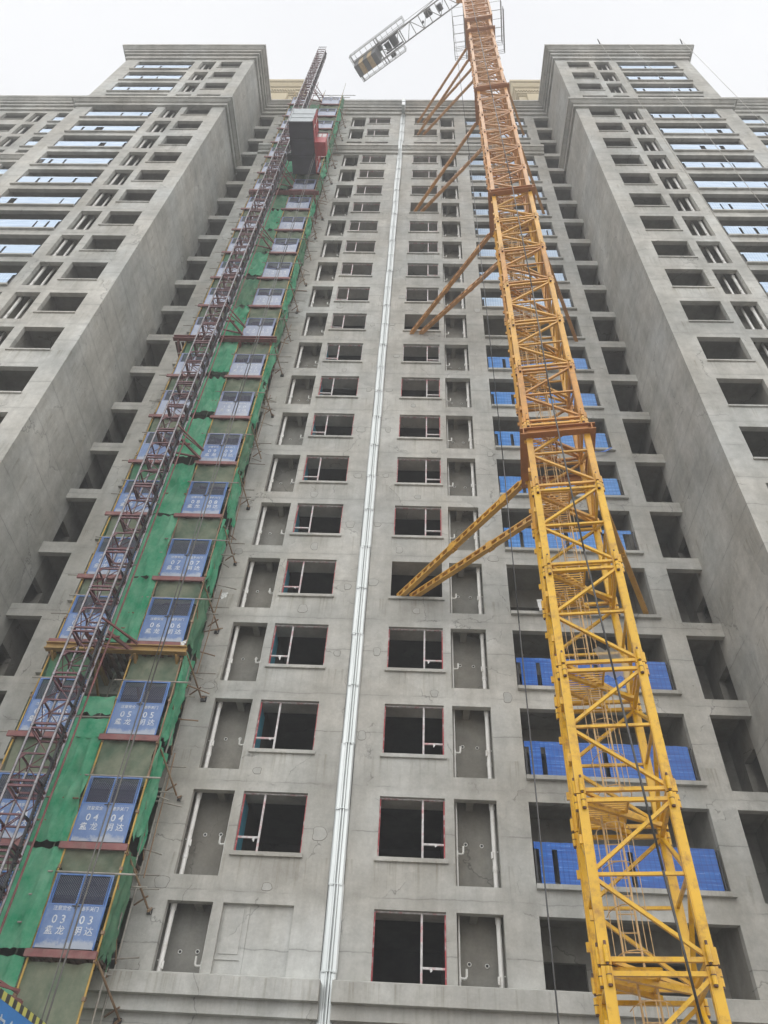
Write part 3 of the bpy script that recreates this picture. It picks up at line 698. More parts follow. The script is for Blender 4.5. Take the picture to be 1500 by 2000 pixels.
# ------------------------------------------------------------------ tower crane
mx, my, Wm, th, z0 = 5.773, -5.939, 1.535, -.1313, -3.006
SEC = 2.8
c_, s_ = math.cos(th), math.sin(th)
def mp(a, b, z): return Vector((mx + a * c_ - b * s_, my + a * s_ + b * c_, z))
CR = thing('tower_crane', 'tall yellow lattice tower crane tied to the right building half, counter-jib at the top', 'crane', (mx, my, ZB))
CRI = Matrix.Translation((-mx, -my, -ZB))
def cput(mb, name, mat, par=None, smooth=False):
    o = mb.build(name, mat, None, smooth); o.parent = par or CR
    if par is None: o.matrix_parent_inverse = CRI
    return o
h = Wm / 2
LEG = [(-h, -h), (h, -h), (h, h), (-h, h)]
def section(zb, matl, idx):
    mb = MB(); mb.mats = [matl, BOLT]; zt = zb + SEC; zm = zb + SEC / 2
    for a, b in LEG:
        # each leg is an angle section boxed to a square tube with a thin flange
        mb.bar(mp(a, b, zb + .01), mp(a, b, zt - .01), .135, .135, up=(s_, -c_, 0))
        mb.bar(mp(a * 1.035, b * 1.035, zb + .01), mp(a * 1.035, b * 1.035, zt - .01), .15, .11, up=(s_, -c_, 0))
        sa, sb = math.copysign(1, a), math.copysign(1, b)
        for (da, db) in ((sa * .115, 0), (0, sb * .115)):   # bolt sleeves at both ends
            for zz in (zb + .03, zt - .27):
                mb.tube(mp(a + da, b + db, zz), mp(a + da, b + db, zz + .24), .042, 10)
            mb.tube(mp(a + da, b + db, zt + .0), mp(a + da, b + db, zt + .34), .022, 8, BOLT)
            mb.tube(mp(a + da, b + db, zb - .3), mp(a + da, b + db, zb - .26), .036, 6, BOLT)
            mb.tube(mp(a + da, b + db, zt - .15), mp(a + da, b + db, zt - .135), .047, 8, BOLT)
    for i in range(4):
        A = LEG[i]; B = LEG[(i + 1) % 4]
        # i=0 front face: diagonals meet at the right leg at the joints
        mb.bar(mp(*A, zb + .1), mp(*B, zb + .1), .07); mb.bar(mp(*A, zt - .1), mp(*B, zt - .1), .07)
        if i % 2 == 0:
            L_, Rr = (A, B) if i == 0 else (B, A)
        else:
            L_, Rr = (A, B) if i == 1 else (B, A)
        mb.bar(mp(*L_, zm), mp(*Rr, zm), .055)
        mb.bar(mp(*Rr, zb + .14), mp(*L_, zm - .06), .075, .06); mb.bar(mp(*L_, zm + .06), mp(*Rr, zt - .14), .075, .06)
    # small climbing lugs on the left face
    for zz in (zb + .75, zb + 2.0):
        a, b = LEG[0]; mb.bar(mp(a - .08, b + .0, zz), mp(a - .16, b, zz), .05, .16); a, b = LEG[3]; mb.bar(mp(a - .08, b, zz), mp(a - .16, b, zz), .05, .16)
    for (a, b), (c, d) in (((-h, -h), (h, h)),):
        mb.bar(mp(a, b, zb + .1), mp(c, d, zb + .1), .06)
    sec = cput(mb, 'mast_section', matl)
    # ladder of this section
    lm = MB(); la = -.22 + (.12 if idx % 2 else -.02); lb = .05
    for dx in (-.15, .15): lm.tube(mp(la + dx, lb, zb + .0), mp(la + dx, lb, zt), .02, 6)
    for q in range(9): zz = zb + .15 + q * .3; lm.tube(mp(la - .15, lb, zz), mp(la + .15, lb, zz + (.0)), .011, 5)
    for q in range(4):
        zz = zb + .3 + q * .7; pts = []
        for t in range(9):
            a = R(180 + 180 * t / 8); pts.append(mp(la + .33 * math.cos(a), lb + .62 * math.sin(a) * 1.0, zz))
        lm.path(pts, .009, 4)
    for aa in (200, 240, 270, 300, 340): lm.tube(mp(la + .33 * math.cos(R(aa)), lb + .62 * math.sin(R(aa)), zb + .3), mp(la + .33 * math.cos(R(aa)), lb + .62 * math.sin(R(aa)), zt - .4), .007, 4)
    cput(lm, 'ladder', LADD, sec)
    if True:
        pm = MB(); zz = zb + .02
        pa = (-.62, .62)
        pm.bar(mp(-h, -.55, zz - .05), mp(h, .45, zz - .05), .08, .09); pm.bar(mp(-h, .0, zz - .05), mp(.2, h, zz - .05), .07, .08)
        for q in range(14):
            bb = -.55 + q * .085; pm.bar(mp(-.66, bb, zz), mp(.05, bb, zz), .018, .03)
        pm.bar(mp(-.68, -.58, zz), mp(-.68, .62, zz), .04, .05); pm.bar(mp(.07, -.58, zz), mp(.07, .62, zz), .04, .05)
        pm.bar(mp(-.68, -.58, zz), mp(.07, -.58, zz), .04, .05); pm.bar(mp(-.68, .62, zz), mp(.07, .62, zz), .04, .05)
        cput(pm, 'rest_platform', matl, sec)
    return sec
for j in range(-2, 28):
    zb = z0 + SEC * j
    matl = CY1 if j < 4 else ((CY2, CY2, CY2B)[(j * 7) % 3] if j < 11 else (CY3, CY3B)[(j * 5 // 2) % 2])
    section(zb, matl, j)
# anchor collars and tie struts
def collar(z, name='anchor_collar', full=True):
    mb = MB(); o = .93; ii = .80; hh = .3
    cs = [(-o, -o), (o, -o), (o, o), (-o, o)]
    for i in range(4):
        A = cs[i]; B = cs[(i + 1) % 4]
        d = Vector((B[0] - A[0], B[1] - A[1])).normalized()
        a = (A[0] - d.x * .09, A[1] - d.y * .09) if i % 2 else (A[0] + d.x * .09, A[1] + d.y * .09)
        b = (B[0] + d.x * .09, B[1] + d.y * .09) if i % 2 else (B[0] - d.x * .09, B[1] - d.y * .09)
        mb.bar(mp(*a, z + .12), mp(*b, z + .12), .2, .03); mb.bar(mp(*a, z - .12), mp(*b, z - .12), .2, .03); mb.bar(mp(*a, z), mp(*b, z), .03, .21)
    for a, b in cs: mb.bar(mp(a * .93, b * .93, z - .13), mp(a * .93, b * .93, z + .13), .1)
    return cput(mb, name, CRED)
def strut(p, q, par_name='tie_strut', gap=.16):
    mb = MB(); p = Vector(p); q = Vector(q); d = (q - p).normalized(); sd = d.cross(Vector((0, 0, 1))).normalized(); L = (q - p).length
    up = sd.cross(d)
    for s in (-1, 1):
        mb.bar(p + up * s * gap * .6, q + up * s * gap * .6, .16, .05, up=up)
        mb.bar(p + sd * s * .07, q + sd * s * .07, .02, gap * 1.0, up=up) if False else None
    n = int(L / .34)
    for i in range(n + 1):
        c = p + d * (L * i / n)
        for s in (-1, 1): mb.bar(c + sd * s * .075 - up * gap * .6 - d * .06, c + sd * s * .055 + up * gap * .6 - d * .06, .014, .12, up=d)
    for t in (.12, .52): # bolted splice
        c = p + d * L * t
        mb.bar(c - d * .12, c + d * .12, .17, gap * 1.9, up=up); mb.bar(c - up * .2, c + up * .2, .05); mb.bar(c + sd * .02 - up * .16 - d * .1, c + sd * .02 + up * .16 - d * .1, .035)
    mb.tube(p - d * .22, p + d * .05, .05); mb.tube(q - d * .05, q + d * .15, .05)
    return cput(mb, par_name, CY2 if p.z < 20 else CY3)
levels = [(10.35, 4, 9.95), (27.65, 10, 27.0), (43.4, 15, 42.2), (57.9, 20, 57.05)]
for z, k, zf in levels:
    collar(z)
    strut(mp(-1.05, .98, z), (1.25, .15, zf + .12)); strut(mp(.95, 1.05, z), (1.68, .15, zf + .12)); strut(mp(1.05, .95, z), (9.5, .12, zf - .35))
collar(61.3); strut(mp(-1.05, .98, 61.4), (1.2, .15, 60.1)); strut(mp(.95, 1.05, 61.4), (1.65, .15, 60.1))
# climbing frame round the top of the mast
for nmz, zz in (('climbing_frame', 61.6),):
    mb = MB(); o = .98; zt = 69
    cs = [(-o, -o), (o, -o), (o, o), (-o, o)]
    for a, b in cs: mb.bar(mp(a, b, zz), mp(a, b, zt), .13)
    for i in range(4):
        A = cs[i]; B = cs[(i + 1) % 4]
        for q in range(6):
            za = zz + q * 1.45; mb.bar(mp(*A, za), mp(*B, za), .09, .14)
            if q < 5: mb.bar(mp(*(A if q % 2 else B), za), mp(*(B if q % 2 else A), za + 1.45), .06)
    cput(mb, nmz, CY3)
for zz in (62.6, 65.6):
    mb = MB(); o1, o2 = 1.05, 1.95
    for (a0, a1_, b0, b1_) in ((-o2, -o1, -o1, o2), (o1, o2, -o1, o2), (-o1, o1, o1, o2)):
        n = 5
        for q in range(n + 1): bb = b0 + (b1_ - b0) * q / n; mb.bar(mp(a0, bb, zz), mp(a1_, bb, zz), .02, .03)
        for aa in (a0, a1_): mb.bar(mp(aa, b0, zz), mp(aa, b1_, zz), .05, .06)
    ring_ = [(-o2, -o1), (-o2, o2), (o2, o2), (o2, -o1)]
    for A, B in zip(ring_, ring_[1:]):
        for hh in (.5, 1.05): mb.tube(mp(*A, zz + hh), mp(*B, zz + hh), .018, 5)
        for q in range(5): t = q / 4; mb.tube(mp(A[0] + (B[0] - A[0]) * t, A[1] + (B[1] - A[1]) * t, zz), mp(A[0] + (B[0] - A[0]) * t, A[1] + (B[1] - A[1]) * t, zz + 1.05), .015, 5)
    cput(mb, 'work_platform', GREY)
# slewing unit, cab and jibs
mb = MB(); mb.tube(mp(0, 0, 78.2), mp(0, 0, 79.2), 1.05, 20); mb.box(mx - 1.3, mx + 1.3, my - 1.3, my + 1.3, 79.2, 79.7); cput(mb, 'slewing_ring', CY3)
ax = Vector((-.8387, .5446, 0)); pr = Vector((.5446, .8387, 0))
def jp(a, p, z): return Vector((mx, my, 0)) + ax * a + pr * p + Vector((0, 0, z))
mb = MB(); hw = .66
for s in (-1, 1): mb.bar(jp(.8, s * hw, 80), jp(13, s * hw, 80), .11, .16)
q = .8; i = 0
while q < 7.3:
    mb.bar(jp(q, -hw, 80), jp(q, hw, 80), .07); mb.bar(jp(q, hw if i % 2 else -hw, 80), jp(q + .93, -hw if i % 2 else hw, 80), .06); q += .93; i += 1
for q in (7.6, 7.8, 9.9, 10.2, 12.9): mb.bar(jp(q, -1.3 if q > 8 else -hw, 80), jp(q, 1.3 if q > 8 else hw, 80), .09)
mb.bar(jp(7.8, -hw, 80), jp(8.5, hw, 80), .06); mb.bar(jp(8.6, hw, 80), jp(10.2, -.2, 80), .07)
cput(mb, 'counter_jib', GREY)
mb = MB()
for s in (-1, 1):
    e0 = 6.9 if s < 0 else 8.0
    mb.bar(jp(e0, s * 1.3, 80), jp(13.1, s * 1.3, 80), .06, .1); mb.bar(jp(e0, s * .78, 80), jp(13.1, s * .78, 80), .05, .06)
    q = e0
    while q < 13.15:
        mb.bar(jp(q, s * .75, 80), jp(q, s * 1.3, 80), .04); mb.tube(jp(q, s * 1.3, 80), jp(q, s * 1.3, 81.1), .02, 5); q += .62
    for zz in (80.55, 81.1): mb.tube(jp(e0, s * 1.3, zz), jp(13.1, s * 1.3, zz), .02, 5)
    for zz in (80.55, 81.1): mb.tube(jp(e0, s * 1.3, zz), jp(e0, s * .75, zz), .02, 5)
for zz in (80.0, 80.55, 81.1): mb.tube(jp(13.1, -1.3, zz), jp(13.1, 1.3, zz), .025, 5)
cput(mb, 'jib_walkway', GREY)
for i in range(5):
    mb = MB(); a = 10.35 + i * .5; zt = 81.2; zbm = 78.2
    v = [jp(a, -.62, zbm), jp(a + .47, -.62, zbm), jp(a + .47, .5, zbm), jp(a, .5, zbm), jp(a, -.62, zt), jp(a + .47, -.62, zt), jp(a + .47, .5, zt), jp(a, .5, zt)]
    mb.add(v, [(0, 3, 2, 1), (4, 5, 6, 7), (0, 1, 5, 4), (1, 2, 6, 5), (2, 3, 7, 6), (3, 0, 4, 7)])
    cput(mb, 'counterweight_block', BLOCKT if i in (1, 3) else BLOCK)
mb = MB(); mb.tube(jp(8.6, -.45, 80.5), jp(8.6, .4, 80.5), .38, 14); mb.tube(jp(9.35, -.3, 80.5), jp(9.35, .4, 80.5), .3, 12); 
v = jp(8.0, 0, 80.4); mb.bar(jp(7.9, -.5, 80.25), jp(9.8, -.5, 80.25), .12, .2); mb.bar(jp(7.9, .5, 80.25), jp(9.8, .5, 80.25), .12, .2); mb.bar(jp(9.0, .9, 80.3), jp(9.5, .9, 80.3), .4, .5); mb.bar(jp(9.85, -.4, 80.3), jp(10.2, -.4, 80.3), .7, .7)
pts = [jp(9.6 + .35 * math.cos(R(a)), -.1 + .0, 80.2 + .0) + pr * (.5 * math.sin(R(a))) for a in range(-90, 100, 20)]; mb.path(pts, .025, 5)
cput(mb, 'hoist_winch', DARK)
mb = MB(); mb.bar(jp(4.2, -.2, 80.5), jp(4.9, -.2, 80.5), .6, .6); mb.tube(jp(3.4, -.3, 80.4), jp(3.4, .3, 80.4), .3, 12); mb.tube(jp(5.3, .1, 80.1), jp(5.3, .1, 79.8), .12); cput(mb, 'electrical_box', DARK)
mb = MB(); mb.tube(jp(10, -.9, 80.1), jp(3.6, -.7, 81.4), .02, 5); mb.tube(jp(12.5, 0, 80.5), jp(.5, 0, 88), .035, 6); cput(mb, 'pendant_rope', GREY)
mb = MB()
for s in (-1, 1): mb.bar(jp(-.8, s * .7, 80), jp(-14, s * .7, 80), .11)
mb.bar(jp(-.8, 0, 81.4), jp(-14, 0, 81.4), .11)
for i in range(13):
    for s in (-1, 1): mb.bar(jp(-.8 - i, s * .7, 80), jp(-1.3 - i, 0, 81.4), .06); mb.bar(jp(-1.3 - i, 0, 81.4), jp(-1.8 - i, s * .7, 80), .06)
    mb.bar(jp(-.8 - i, -.7, 80), jp(-1.8 - i, .7, 80), .06)
cput(mb, 'front_jib', CY3)
mb = MB(); mb.box(mx - .8, mx + .8, my - .8, my + .8, 79.7, 80.3)
for a, b in ((-.7, -.7), (.7, -.7), (.7, .7), (-.7, .7)): mb.bar((mx + a, my + b, 80), (mx + a * .2, my + b * .2, 88), .12)
cput(mb, 'tower_head', CY3)
# operator's cab, right of the head
mb = MB(); mb.box(mx + 1.35, mx + 2.6, my - 1.9, my - .4, 77.6, 79.6); cput(mb, 'cab', GREY)
# ropes
def cable(name, label, pts, r, mat, group=None):
    mb = MB(); mb.path(pts, r, 6); o = mb.build(name, mat, smooth=True); tag(o, label, 'cable', group); return o
pts = [(6.03, -7.2, -4.6), (6.0, -7.2, -3.86), (5.9, -7.2, -1.74), (5.76, -7.2, 1.9), (5.64, -7.2, 5.37), (5.55, -7.2, 11.36), (5.62, -7.2, 18), (5.62, -7.2, 27.3), (5.5, -7.2, 40), (5.4, -7.2, 54), (5.27, -7.2, 66)]
cable('power_cable', 'thick grey power cable hanging down the front of the crane mast', pts, .022, CABLE)
cable('rope', 'thin dark rope hanging free just left of the crane mast', [(3.9, -7.5, -8.6), (3.93, -7.5, 3), (3.95, -7.5, 8.2), (3.85, -7.5, 30), (3.57, -7.5, 62.5)], .013, CABLE)

# ------------------------------------------------------------------ hoist mast
hx, hy, hw_ = -7.331, -2.711, .329
HM = thing('hoist_mast', 'dark red and steel lattice hoist mast climbing beside the green scaffold', 'hoist mast', (hx, hy, ZB))
HMI = Matrix.Translation((-hx, -hy, -ZB))
zb = 1.381 - 1.508 * 6; first = None; sect = []
zz = zb; i = 0
while zz < 67.9:
    o1 = None
    if first is None:
        mb = MB()
        for a, b in ((-1, -1), (1, -1), (1, 1), (-1, 1)):
            mb.tube((a * hw_, b * hw_, 0), (a * hw_, b * hw_, 1.5), .036, 10, STEEL)
            mb.tube((a * hw_, b * hw_, -.02), (a * hw_, b * hw_, .04), .045, 10, STEEL)
        cs = [(-hw_, -hw_), (hw_, -hw_), (hw_, hw_), (-hw_, hw_)]
        for k in range(4):
            A = cs[k]; B = cs[(k + 1) % 4]
            for q in (.06, 1.44): mb.bar((*A, q), (*B, q), .05, .05, MAROON)
            mb.bar((*A, .75), (*B, .75), .04, .04, MAROON)
            mb.tube((*A, .08), (*B, .73), .014, 6, MAROON); mb.tube((*B, .77), (*A, 1.42), .014, 6, MAROON)
            g1 = Vector((*A, .75)); 
            mb.bar((A[0], A[1], .62), (A[0] + (B[0] - A[0]) * .18, A[1] + (B[1] - A[1]) * .18, .75), .02, .09, MAROON)
        # toothed rack on the right
        mb.box(hw_ + .03, hw_ + .08, -.06, .02, 0, 1.5, DARK)
        for q in range(20): mb.box(hw_ + .08, hw_ + .105, -.05, .01, q * .075 + .01, q * .075 + .045, DARK)
        for q in (.1, .75, 1.4): mb.bar((hw_ - .0, -hw_, q), (hw_ + .05, -.02, q), .04, .04, DARK)
        first = mb.build('mast_section', None, HM); o1 = first
    else:
        o1 = first.copy(); COL.objects.link(o1); o1.parent = HM
    o1.location = (0, 0, zz - ZB); zz += 1.508
ztopm = zz
mb = MB()
for a, b in ((-1, -1), (1, -1), (1, 1), (-1, 1)): mb.tube((a * hw_, b * hw_, ztopm - ZB), (a * hw_, b * hw_, ztopm - ZB + .9), .02, 6, STEEL)
for q in (.45, .8): mb.tube((-hw_, -hw_, ztopm - ZB + q), (hw_, -hw_, ztopm - ZB + q), .02, 6, STEEL)
mb.build('top_guard', None, HM)
mb = MB(); mb.tube((hw_ + .12, hw_ + .08, 0), (hw_ + .12, hw_ + .08, 62 - ZB), .028, 8); mb.build('guide_pole', PINKST, HM)
for zt in (-2.6, 6.35, 15.3, 24.3, 33.2, 42.0, 50.8, 59.6):
    z = zt - ZB; mb = MB()
    for s in (-1, 1):
        mb.bar((s * hw_, hw_, z), (s * hw_ + (.65 if s > 0 else .2), 1.35, z - .05), .07, .1)
        mb.bar((s * hw_ + (.65 if s > 0 else .2), 1.35, z - .05), (s * .75 + .5, 2.7, z - .1), .07, .07)
    mb.bar((-hw_, hw_ + .25, z), (hw_ + .3, hw_ + .25, z), .06); mb.bar((hw_, -hw_, z), (hw_ + .75, .9, z + .05), .05); mb.bar((hw_ + .0, hw_, z + .3), (hw_ + .75, .9, z), .04)
    mb.bar((-hw_, .9, z - .03), (hw_ + .6, 1.2, z - .03), .06)
    mb.build('wall_tie', PINKST, HM)

# ------------------------------------------------------------------ hoist cage
cx0, cx1, cy0, cy1, cz0, cz1 = -6.57, -5.09, -4.91, -1.78, 43.43, 46.0
CG = thing('hoist_cage', 'red and black hoist cage hanging high on the mast with a small driver cabin', 'hoist cage', ((cx0 + cx1) / 2, (cy0 + cy1) / 2, cz0))
CGI = Matrix.Translation((-(cx0 + cx1) / 2, -(cy0 + cy1) / 2, -cz0))
def gput(mb, n, m):
    o = mb.build(n, m, CG); o.matrix_parent_inverse = CGI; return o
mb = MB(); mb.box(cx0, cx1, cy0, cy1, cz0, cz0 + .1)
for q in range(4): y = cy0 + .04 + q * (cy1 - cy0 - .08) / 3; mb.bar((cx0, y, cz0 - .035), (cx1, y, cz0 - .035), .05, .04)
gput(mb, 'floor_panel', CAGEB)
mb = MB(); mb.box(cx0, cx1, cy0, cy0 + .04, cz0 + .1, cz1)
for z in (cz0 + .75, cz0 + 1.5): mb.box(cx0, cx1, cy0 - .02, cy0, z, z + .05)
for x in (cx0, cx1 - .06): mb.box(x, x + .06, cy0 - .03, cy0 - .001, cz0 + .1, cz1)
gput(mb, 'front_gate', CAGEG)
mb = MB(); mb.box(cx0, cx1, cy0 + .04, cy1, cz1 - .05, cz1)
mb.box(cx0, cx0 + .04, cy0 + .04, cy1, cz0 + .1, cz1 - .05); mb.box(cx0 + .04, cx1 - .04, cy1 - .04, cy1, cz0 + .1, cz1 - .05)
gput(mb, 'cage_shell', CAGEG)
mb = MB(); mb.box(cx1 - .04, cx1, cy0 + .04, cy1, cz0 + .1, cz1 - .05, CAGER)
for q in range(9): y = cy0 + .1 + q * (cy1 - cy0 - .15) / 8; mb.box(cx1, cx1 + .03, y, y + .05, cz0 + .1, cz1 - .05, WHITEP if q % 3 == 1 else CAGER)
for z in (cz0 + .1, cz0 + 1.2, cz1 - .15): mb.box(cx1, cx1 + .045, cy0, cy1, z, z + .08, CAGER)
gput(mb, 'side_panel', None)
mb = MB(); bx0, bx1, by0, by1 = cx1 + .05, cx1 + .72, -3.72, -2.9
mb.box(bx0, bx1, by0, by1, cz0, cz0 + .95, CAGER); mb.box(bx0, bx1, by0 + .02, by1, cz0 + .95, cz0 + 1.75, CAGER)
for x in (bx0 + .06, bx0 + .37): mb.box(x, x + .25, by0 - .004, by0 + .02, cz0 + .98, cz0 + 1.6, GLASSW)
mb.box(bx1, bx1 + .01, by0 + .1, by1 - .1, cz0 + .98, cz0 + 1.6, GLASSW); mb.box(bx0, bx1, by0 - .05, by1, cz0 + 1.75, cz0 + 1.8, CAGEG)
gput(mb, 'driver_cabin', None)
mb = MB(); 
for q in (cz0 + .3, cz0 + 2.2): mb.box(cx0 - .3, cx0, hy - .25, hy + .25, q, q + .1)
mb.box(cx0 - .1, cx0 - .02, hy - .2, hy + .2, cz0 + .2, cz1 + .5)
gput(mb, 'drive_frame', DARK)
for i, x in enumerate((-5.02, -5.10)):
    cable('power_cable', ('trailing power cable dropping from the driver cabin of the hoist cage' if i == 0 else 'thinner trailing cable a hand to the left of the cage power cable'), [(x, -3.0 - .05 * i, z_) for z_ in (-8.5, 4, 16, 28, 40, cz0 + (.3 if i == 0 else 0))], .02 - .006 * i, CABLEL)

# ------------------------------------------------------------------ hoist scaffold
SF = thing('hoist_scaffold', 'tube scaffold of landing platforms with blue gates in front of the left building half', 'scaffold', (-7, -.8, ZB))
SFI = Matrix.Translation((7, .8, -ZB))
def sput(mb, n, m, par=None, smooth=False):
    o = mb.build(n, m, None, smooth); o.parent = par or SF
    if par is None: o.matrix_parent_inverse = SFI
    return o
YF = -1.4
beams = [-1.65, .71, 3.62, 6.71, 9.30, 12.24, 15.11, 17.98, 20.89, 24.08] + [24.08 + 2.93 * i for i in range(1, 13)]
beams = [b for b in beams if b < 61]
PX = [(-8.92, POLEY), (-7.60, POLEB), (-6.50, POLEY), (-4.98, POLEY)]
rs = random.Random(3)
def couplers(mb, x, y, zs):
    for z in zs: mb.box(x - .036, x + .036, y - .045, y + .036, z - .04, z + .04, POLEB)
for x, mt in PX:
    z = ZB; k = 0
    while z < 62:
        ln = min(6 if k else 5.2, 62.5 - z); mb = MB(); jx = rs.uniform(-.02, .02)
        m_ = rs.choice((mt, mt, POLEB, POLEY))
        mb.tube((x + jx, YF, z), (x + jx, YF, z + ln), .026, 8, m_); mb.tube((x + jx, YF, z - .08), (x + jx, YF, z + .12), .036, 8, POLEB)
        couplers(mb, x + jx, YF, [z + q for q in (.9, 2.2, 3.6, 5.0) if q < ln])
        sput(mb, 'upright_pole', None); z += ln; k += 1
for x, y in ((-8.92, -.3), (-7.3, -.3), (-6.3, -.3), (-4.9, -.28), (-4.92, -.75)):
    mb = MB(); mb.tube((x, y, ZB), (x, y, 62), .024, 8); sput(mb, 'rear_pole', POLEG)
for x, zt in ((-6.5, 63.2), (-4.98, 65.2), (-7.2, 63.0)):
    mb = MB(); mb.tube((x, YF, 61.6), (x, YF, zt), .024, 8); sput(mb, 'top_pole', POLEG)
mb = MB(); mb.tube((-7.4, YF, 61.8), (-3.9, YF, 61.8), .024, 8); mb.tube((-6.9, YF - .05, 61.0), (-4.3, YF - .05, 61.0), .024, 8); mb.tube((-6.4, YF - .04, 61.75), (-5, YF - .04, 60.7), .015, 6)
sput(mb, 'top_rail', POLEG)
digits = {}
def textmesh(body, size):
    cu = bpy.data.curves.new('lettering', 'FONT'); cu.body = body; cu.size = size; cu.extrude = .002; cu.align_x = 'CENTER'; cu.resolution_u = 2; cu.offset = .006 * size
    o = bpy.data.objects.new('lettering', cu); COL.objects.link(o); bpy.context.view_layer.update()
    me = bpy.data.meshes.new_from_object(o.evaluated_get(bpy.context.evaluated_depsgraph_get())); bpy.data.objects.remove(o)
    return me
def letters(parent, body, size, x, z, y=YF - .085):
    if (body, size) not in digits:
        me = textmesh(body, size); me.materials.clear(); me.materials.append(LETTER); digits[(body, size)] = me
    o = bpy.data.objects.new('lettering', digits[(body, size)]); COL.objects.link(o); o.parent = parent
    o.location = (x, y, z); o.rotation_euler = (R(90), 0, 0)
    return o
def gate(x0, x1, zb, zt, num, vee, n):
    """double gate: frame, two leaves with mesh upper half"""
    y = YF - .06; zh = zt - zb; zmid = zb + zh * .58; xm = (x0 + x1) / 2
    F = MB(); t = .035
    F.box(x0, x0 + t, y - .02, y + .02, zb, zt); F.box(x1 - t, x1, y - .02, y + .02, zb, zt); F.box(x0 + t, x1 - t, y - .02, y + .02, zt - t, zt)
    for a in (xm - .035, xm + .008): F.box(a, a + .027, y - .022, y + .018, zmid, zt - t)
    for a in (x0 + .055, x1 - .075): F.box(a, a + .02, y - .022, y + .018, zmid, zt - t)
    F.box(x0 + t, x1 - t, y - .018, y + .016, zmid - .02, zmid + .01)
    g_ = sput(F, 'landing_gate', DOORF if n < 6 and num < 10 else DOORFU); g_['label'] = 'landing gate numbered %02d' % num
    P = MB()
    for a, b in ((x0 + t, xm - .004), (xm + .004, x1 - t)):
        z1 = zmid; left = a < xm - .1
        za, zc = (z1, z1 - .13) if (vee and left) else ((z1 - .13, z1) if vee else (z1, z1))
        v = [(a, y - .012, zb + .01), (b, y - .012, zb + .01), (b, y - .012, zc - .02), (a, y - .012, za - .02)]
        v2 = [(p[0], y + .012, p[2]) for p in v]
        P.add(v + v2, [(0, 1, 2, 3), (7, 6, 5, 4), (0, 4, 5, 1), (1, 5, 6, 2), (2, 6, 7, 3), (3, 7, 4, 0)])
    sput(P, 'gate_panel', DOORP if num < 10 else DOORU, g_)
    Q = MB(); Q.add([(x0 + t, y + .014, zmid - .12), (x1 - t, y + .014, zmid - .12), (x1 - t, y + .014, zt - t), (x0 + t, y + .014, zt - t)], [(0, 1, 2, 3)]); sput(Q, 'wire_mesh', DMESH, g_)
    Q = MB(); Q.box(xm - .09, xm + .09, y - .04, y - .022, zmid - .05, zmid - .03); Q.tube((xm, y - .03, zmid - .1), (xm, y - .03, zmid + .02), .012); sput(Q, 'gate_latch', DARK, g_)
    yy = y - .0145
    if n <= 16:
        wq = (x1 - x0) / 1.36
        dg = ' '.join('%02d' % num); letters(g_, dg, .25, xm - .30 * wq, zb + .52, yy); letters(g_, dg, .25, xm + .33 * wq, zb + .52, yy)
        letters(g_, '盘 龙', .20, xm - .32 * wq, zb + .30, yy); letters(g_, '明 达', .20, xm + .33 * wq, zb + .30, yy)
        if n <= 8:
            letters(g_, '注意安全', .105, xm - .30 * wq, zb + .80, yy); letters(g_, '随手关门', .105, xm + .33 * wq, zb + .80, yy)
deckm = []
NETS = []
def cloth(corners, nx, nz, amp, seed, mat, label, sag=0.0, rag=.06, side=False, name='safety_net', group='green safety nets hung on the hoist scaffold'):
    """corners: bl, br, tr, tl"""
    bl, br, tr, tl = [Vector(c) for c in corners]; g_ = []
    nrm = (br - bl).cross(tl - bl).normalized()
    for j in range(nz + 1):
        v = j / nz; row = []
        for i in range(nx + 1):
            u = i / nx; p = (bl * (1 - u) + br * u) * (1 - v) + (tl * (1 - u) + tr * u) * v
            pin = 1 - (1 if j in (0, nz) and i % max(2, nx // 3) == 0 else 0)
            dsp = amp * (wave(u * 4.0 + v * 2.5 * math.sin(seed), seed) + .5 * wave(u * 9 - v * 4, seed * 1.3)) * pin * (.3 + .7 * math.sin(math.pi * min(1, v * .8 + .2)))
            p = p + nrm * dsp + nrm * (amp * .55 * math.sin(u * (17 + 5 * math.sin(seed)) + 2.2 * math.sin(v * 3 + seed)) * (.35 + .65 * v)) + nrm * (amp * .5 * max(0, math.sin((u + v * .8) * 9 + seed)) ** 3)
            if j == nz: p.z -= sag * math.sin(math.pi * u) * .5
            if j == 0: p.z += rag * (wave(u * 6, seed) + .6 * wave(u * 15, seed * 2))
            if side and 0 < i < nx: p += nrm * 0
            if i == nx: p += (br - bl).normalized() * (rag * .5 * wave(v * 9, seed * 1.7))
            row.append(tuple(p))
        g_.append(row)
    mb = MB(); mb.sheet(g_); o = mb.build(name, mat, smooth=True)
    tag(o, label, 'net', group); NETS.append(o); return o
nb = len(beams)
ORD = 'lowest second third fourth fifth sixth seventh eighth ninth tenth eleventh twelfth thirteenth fourteenth fifteenth sixteenth seventeenth eighteenth nineteenth twentieth twenty-first twenty-second twenty-third'.split()
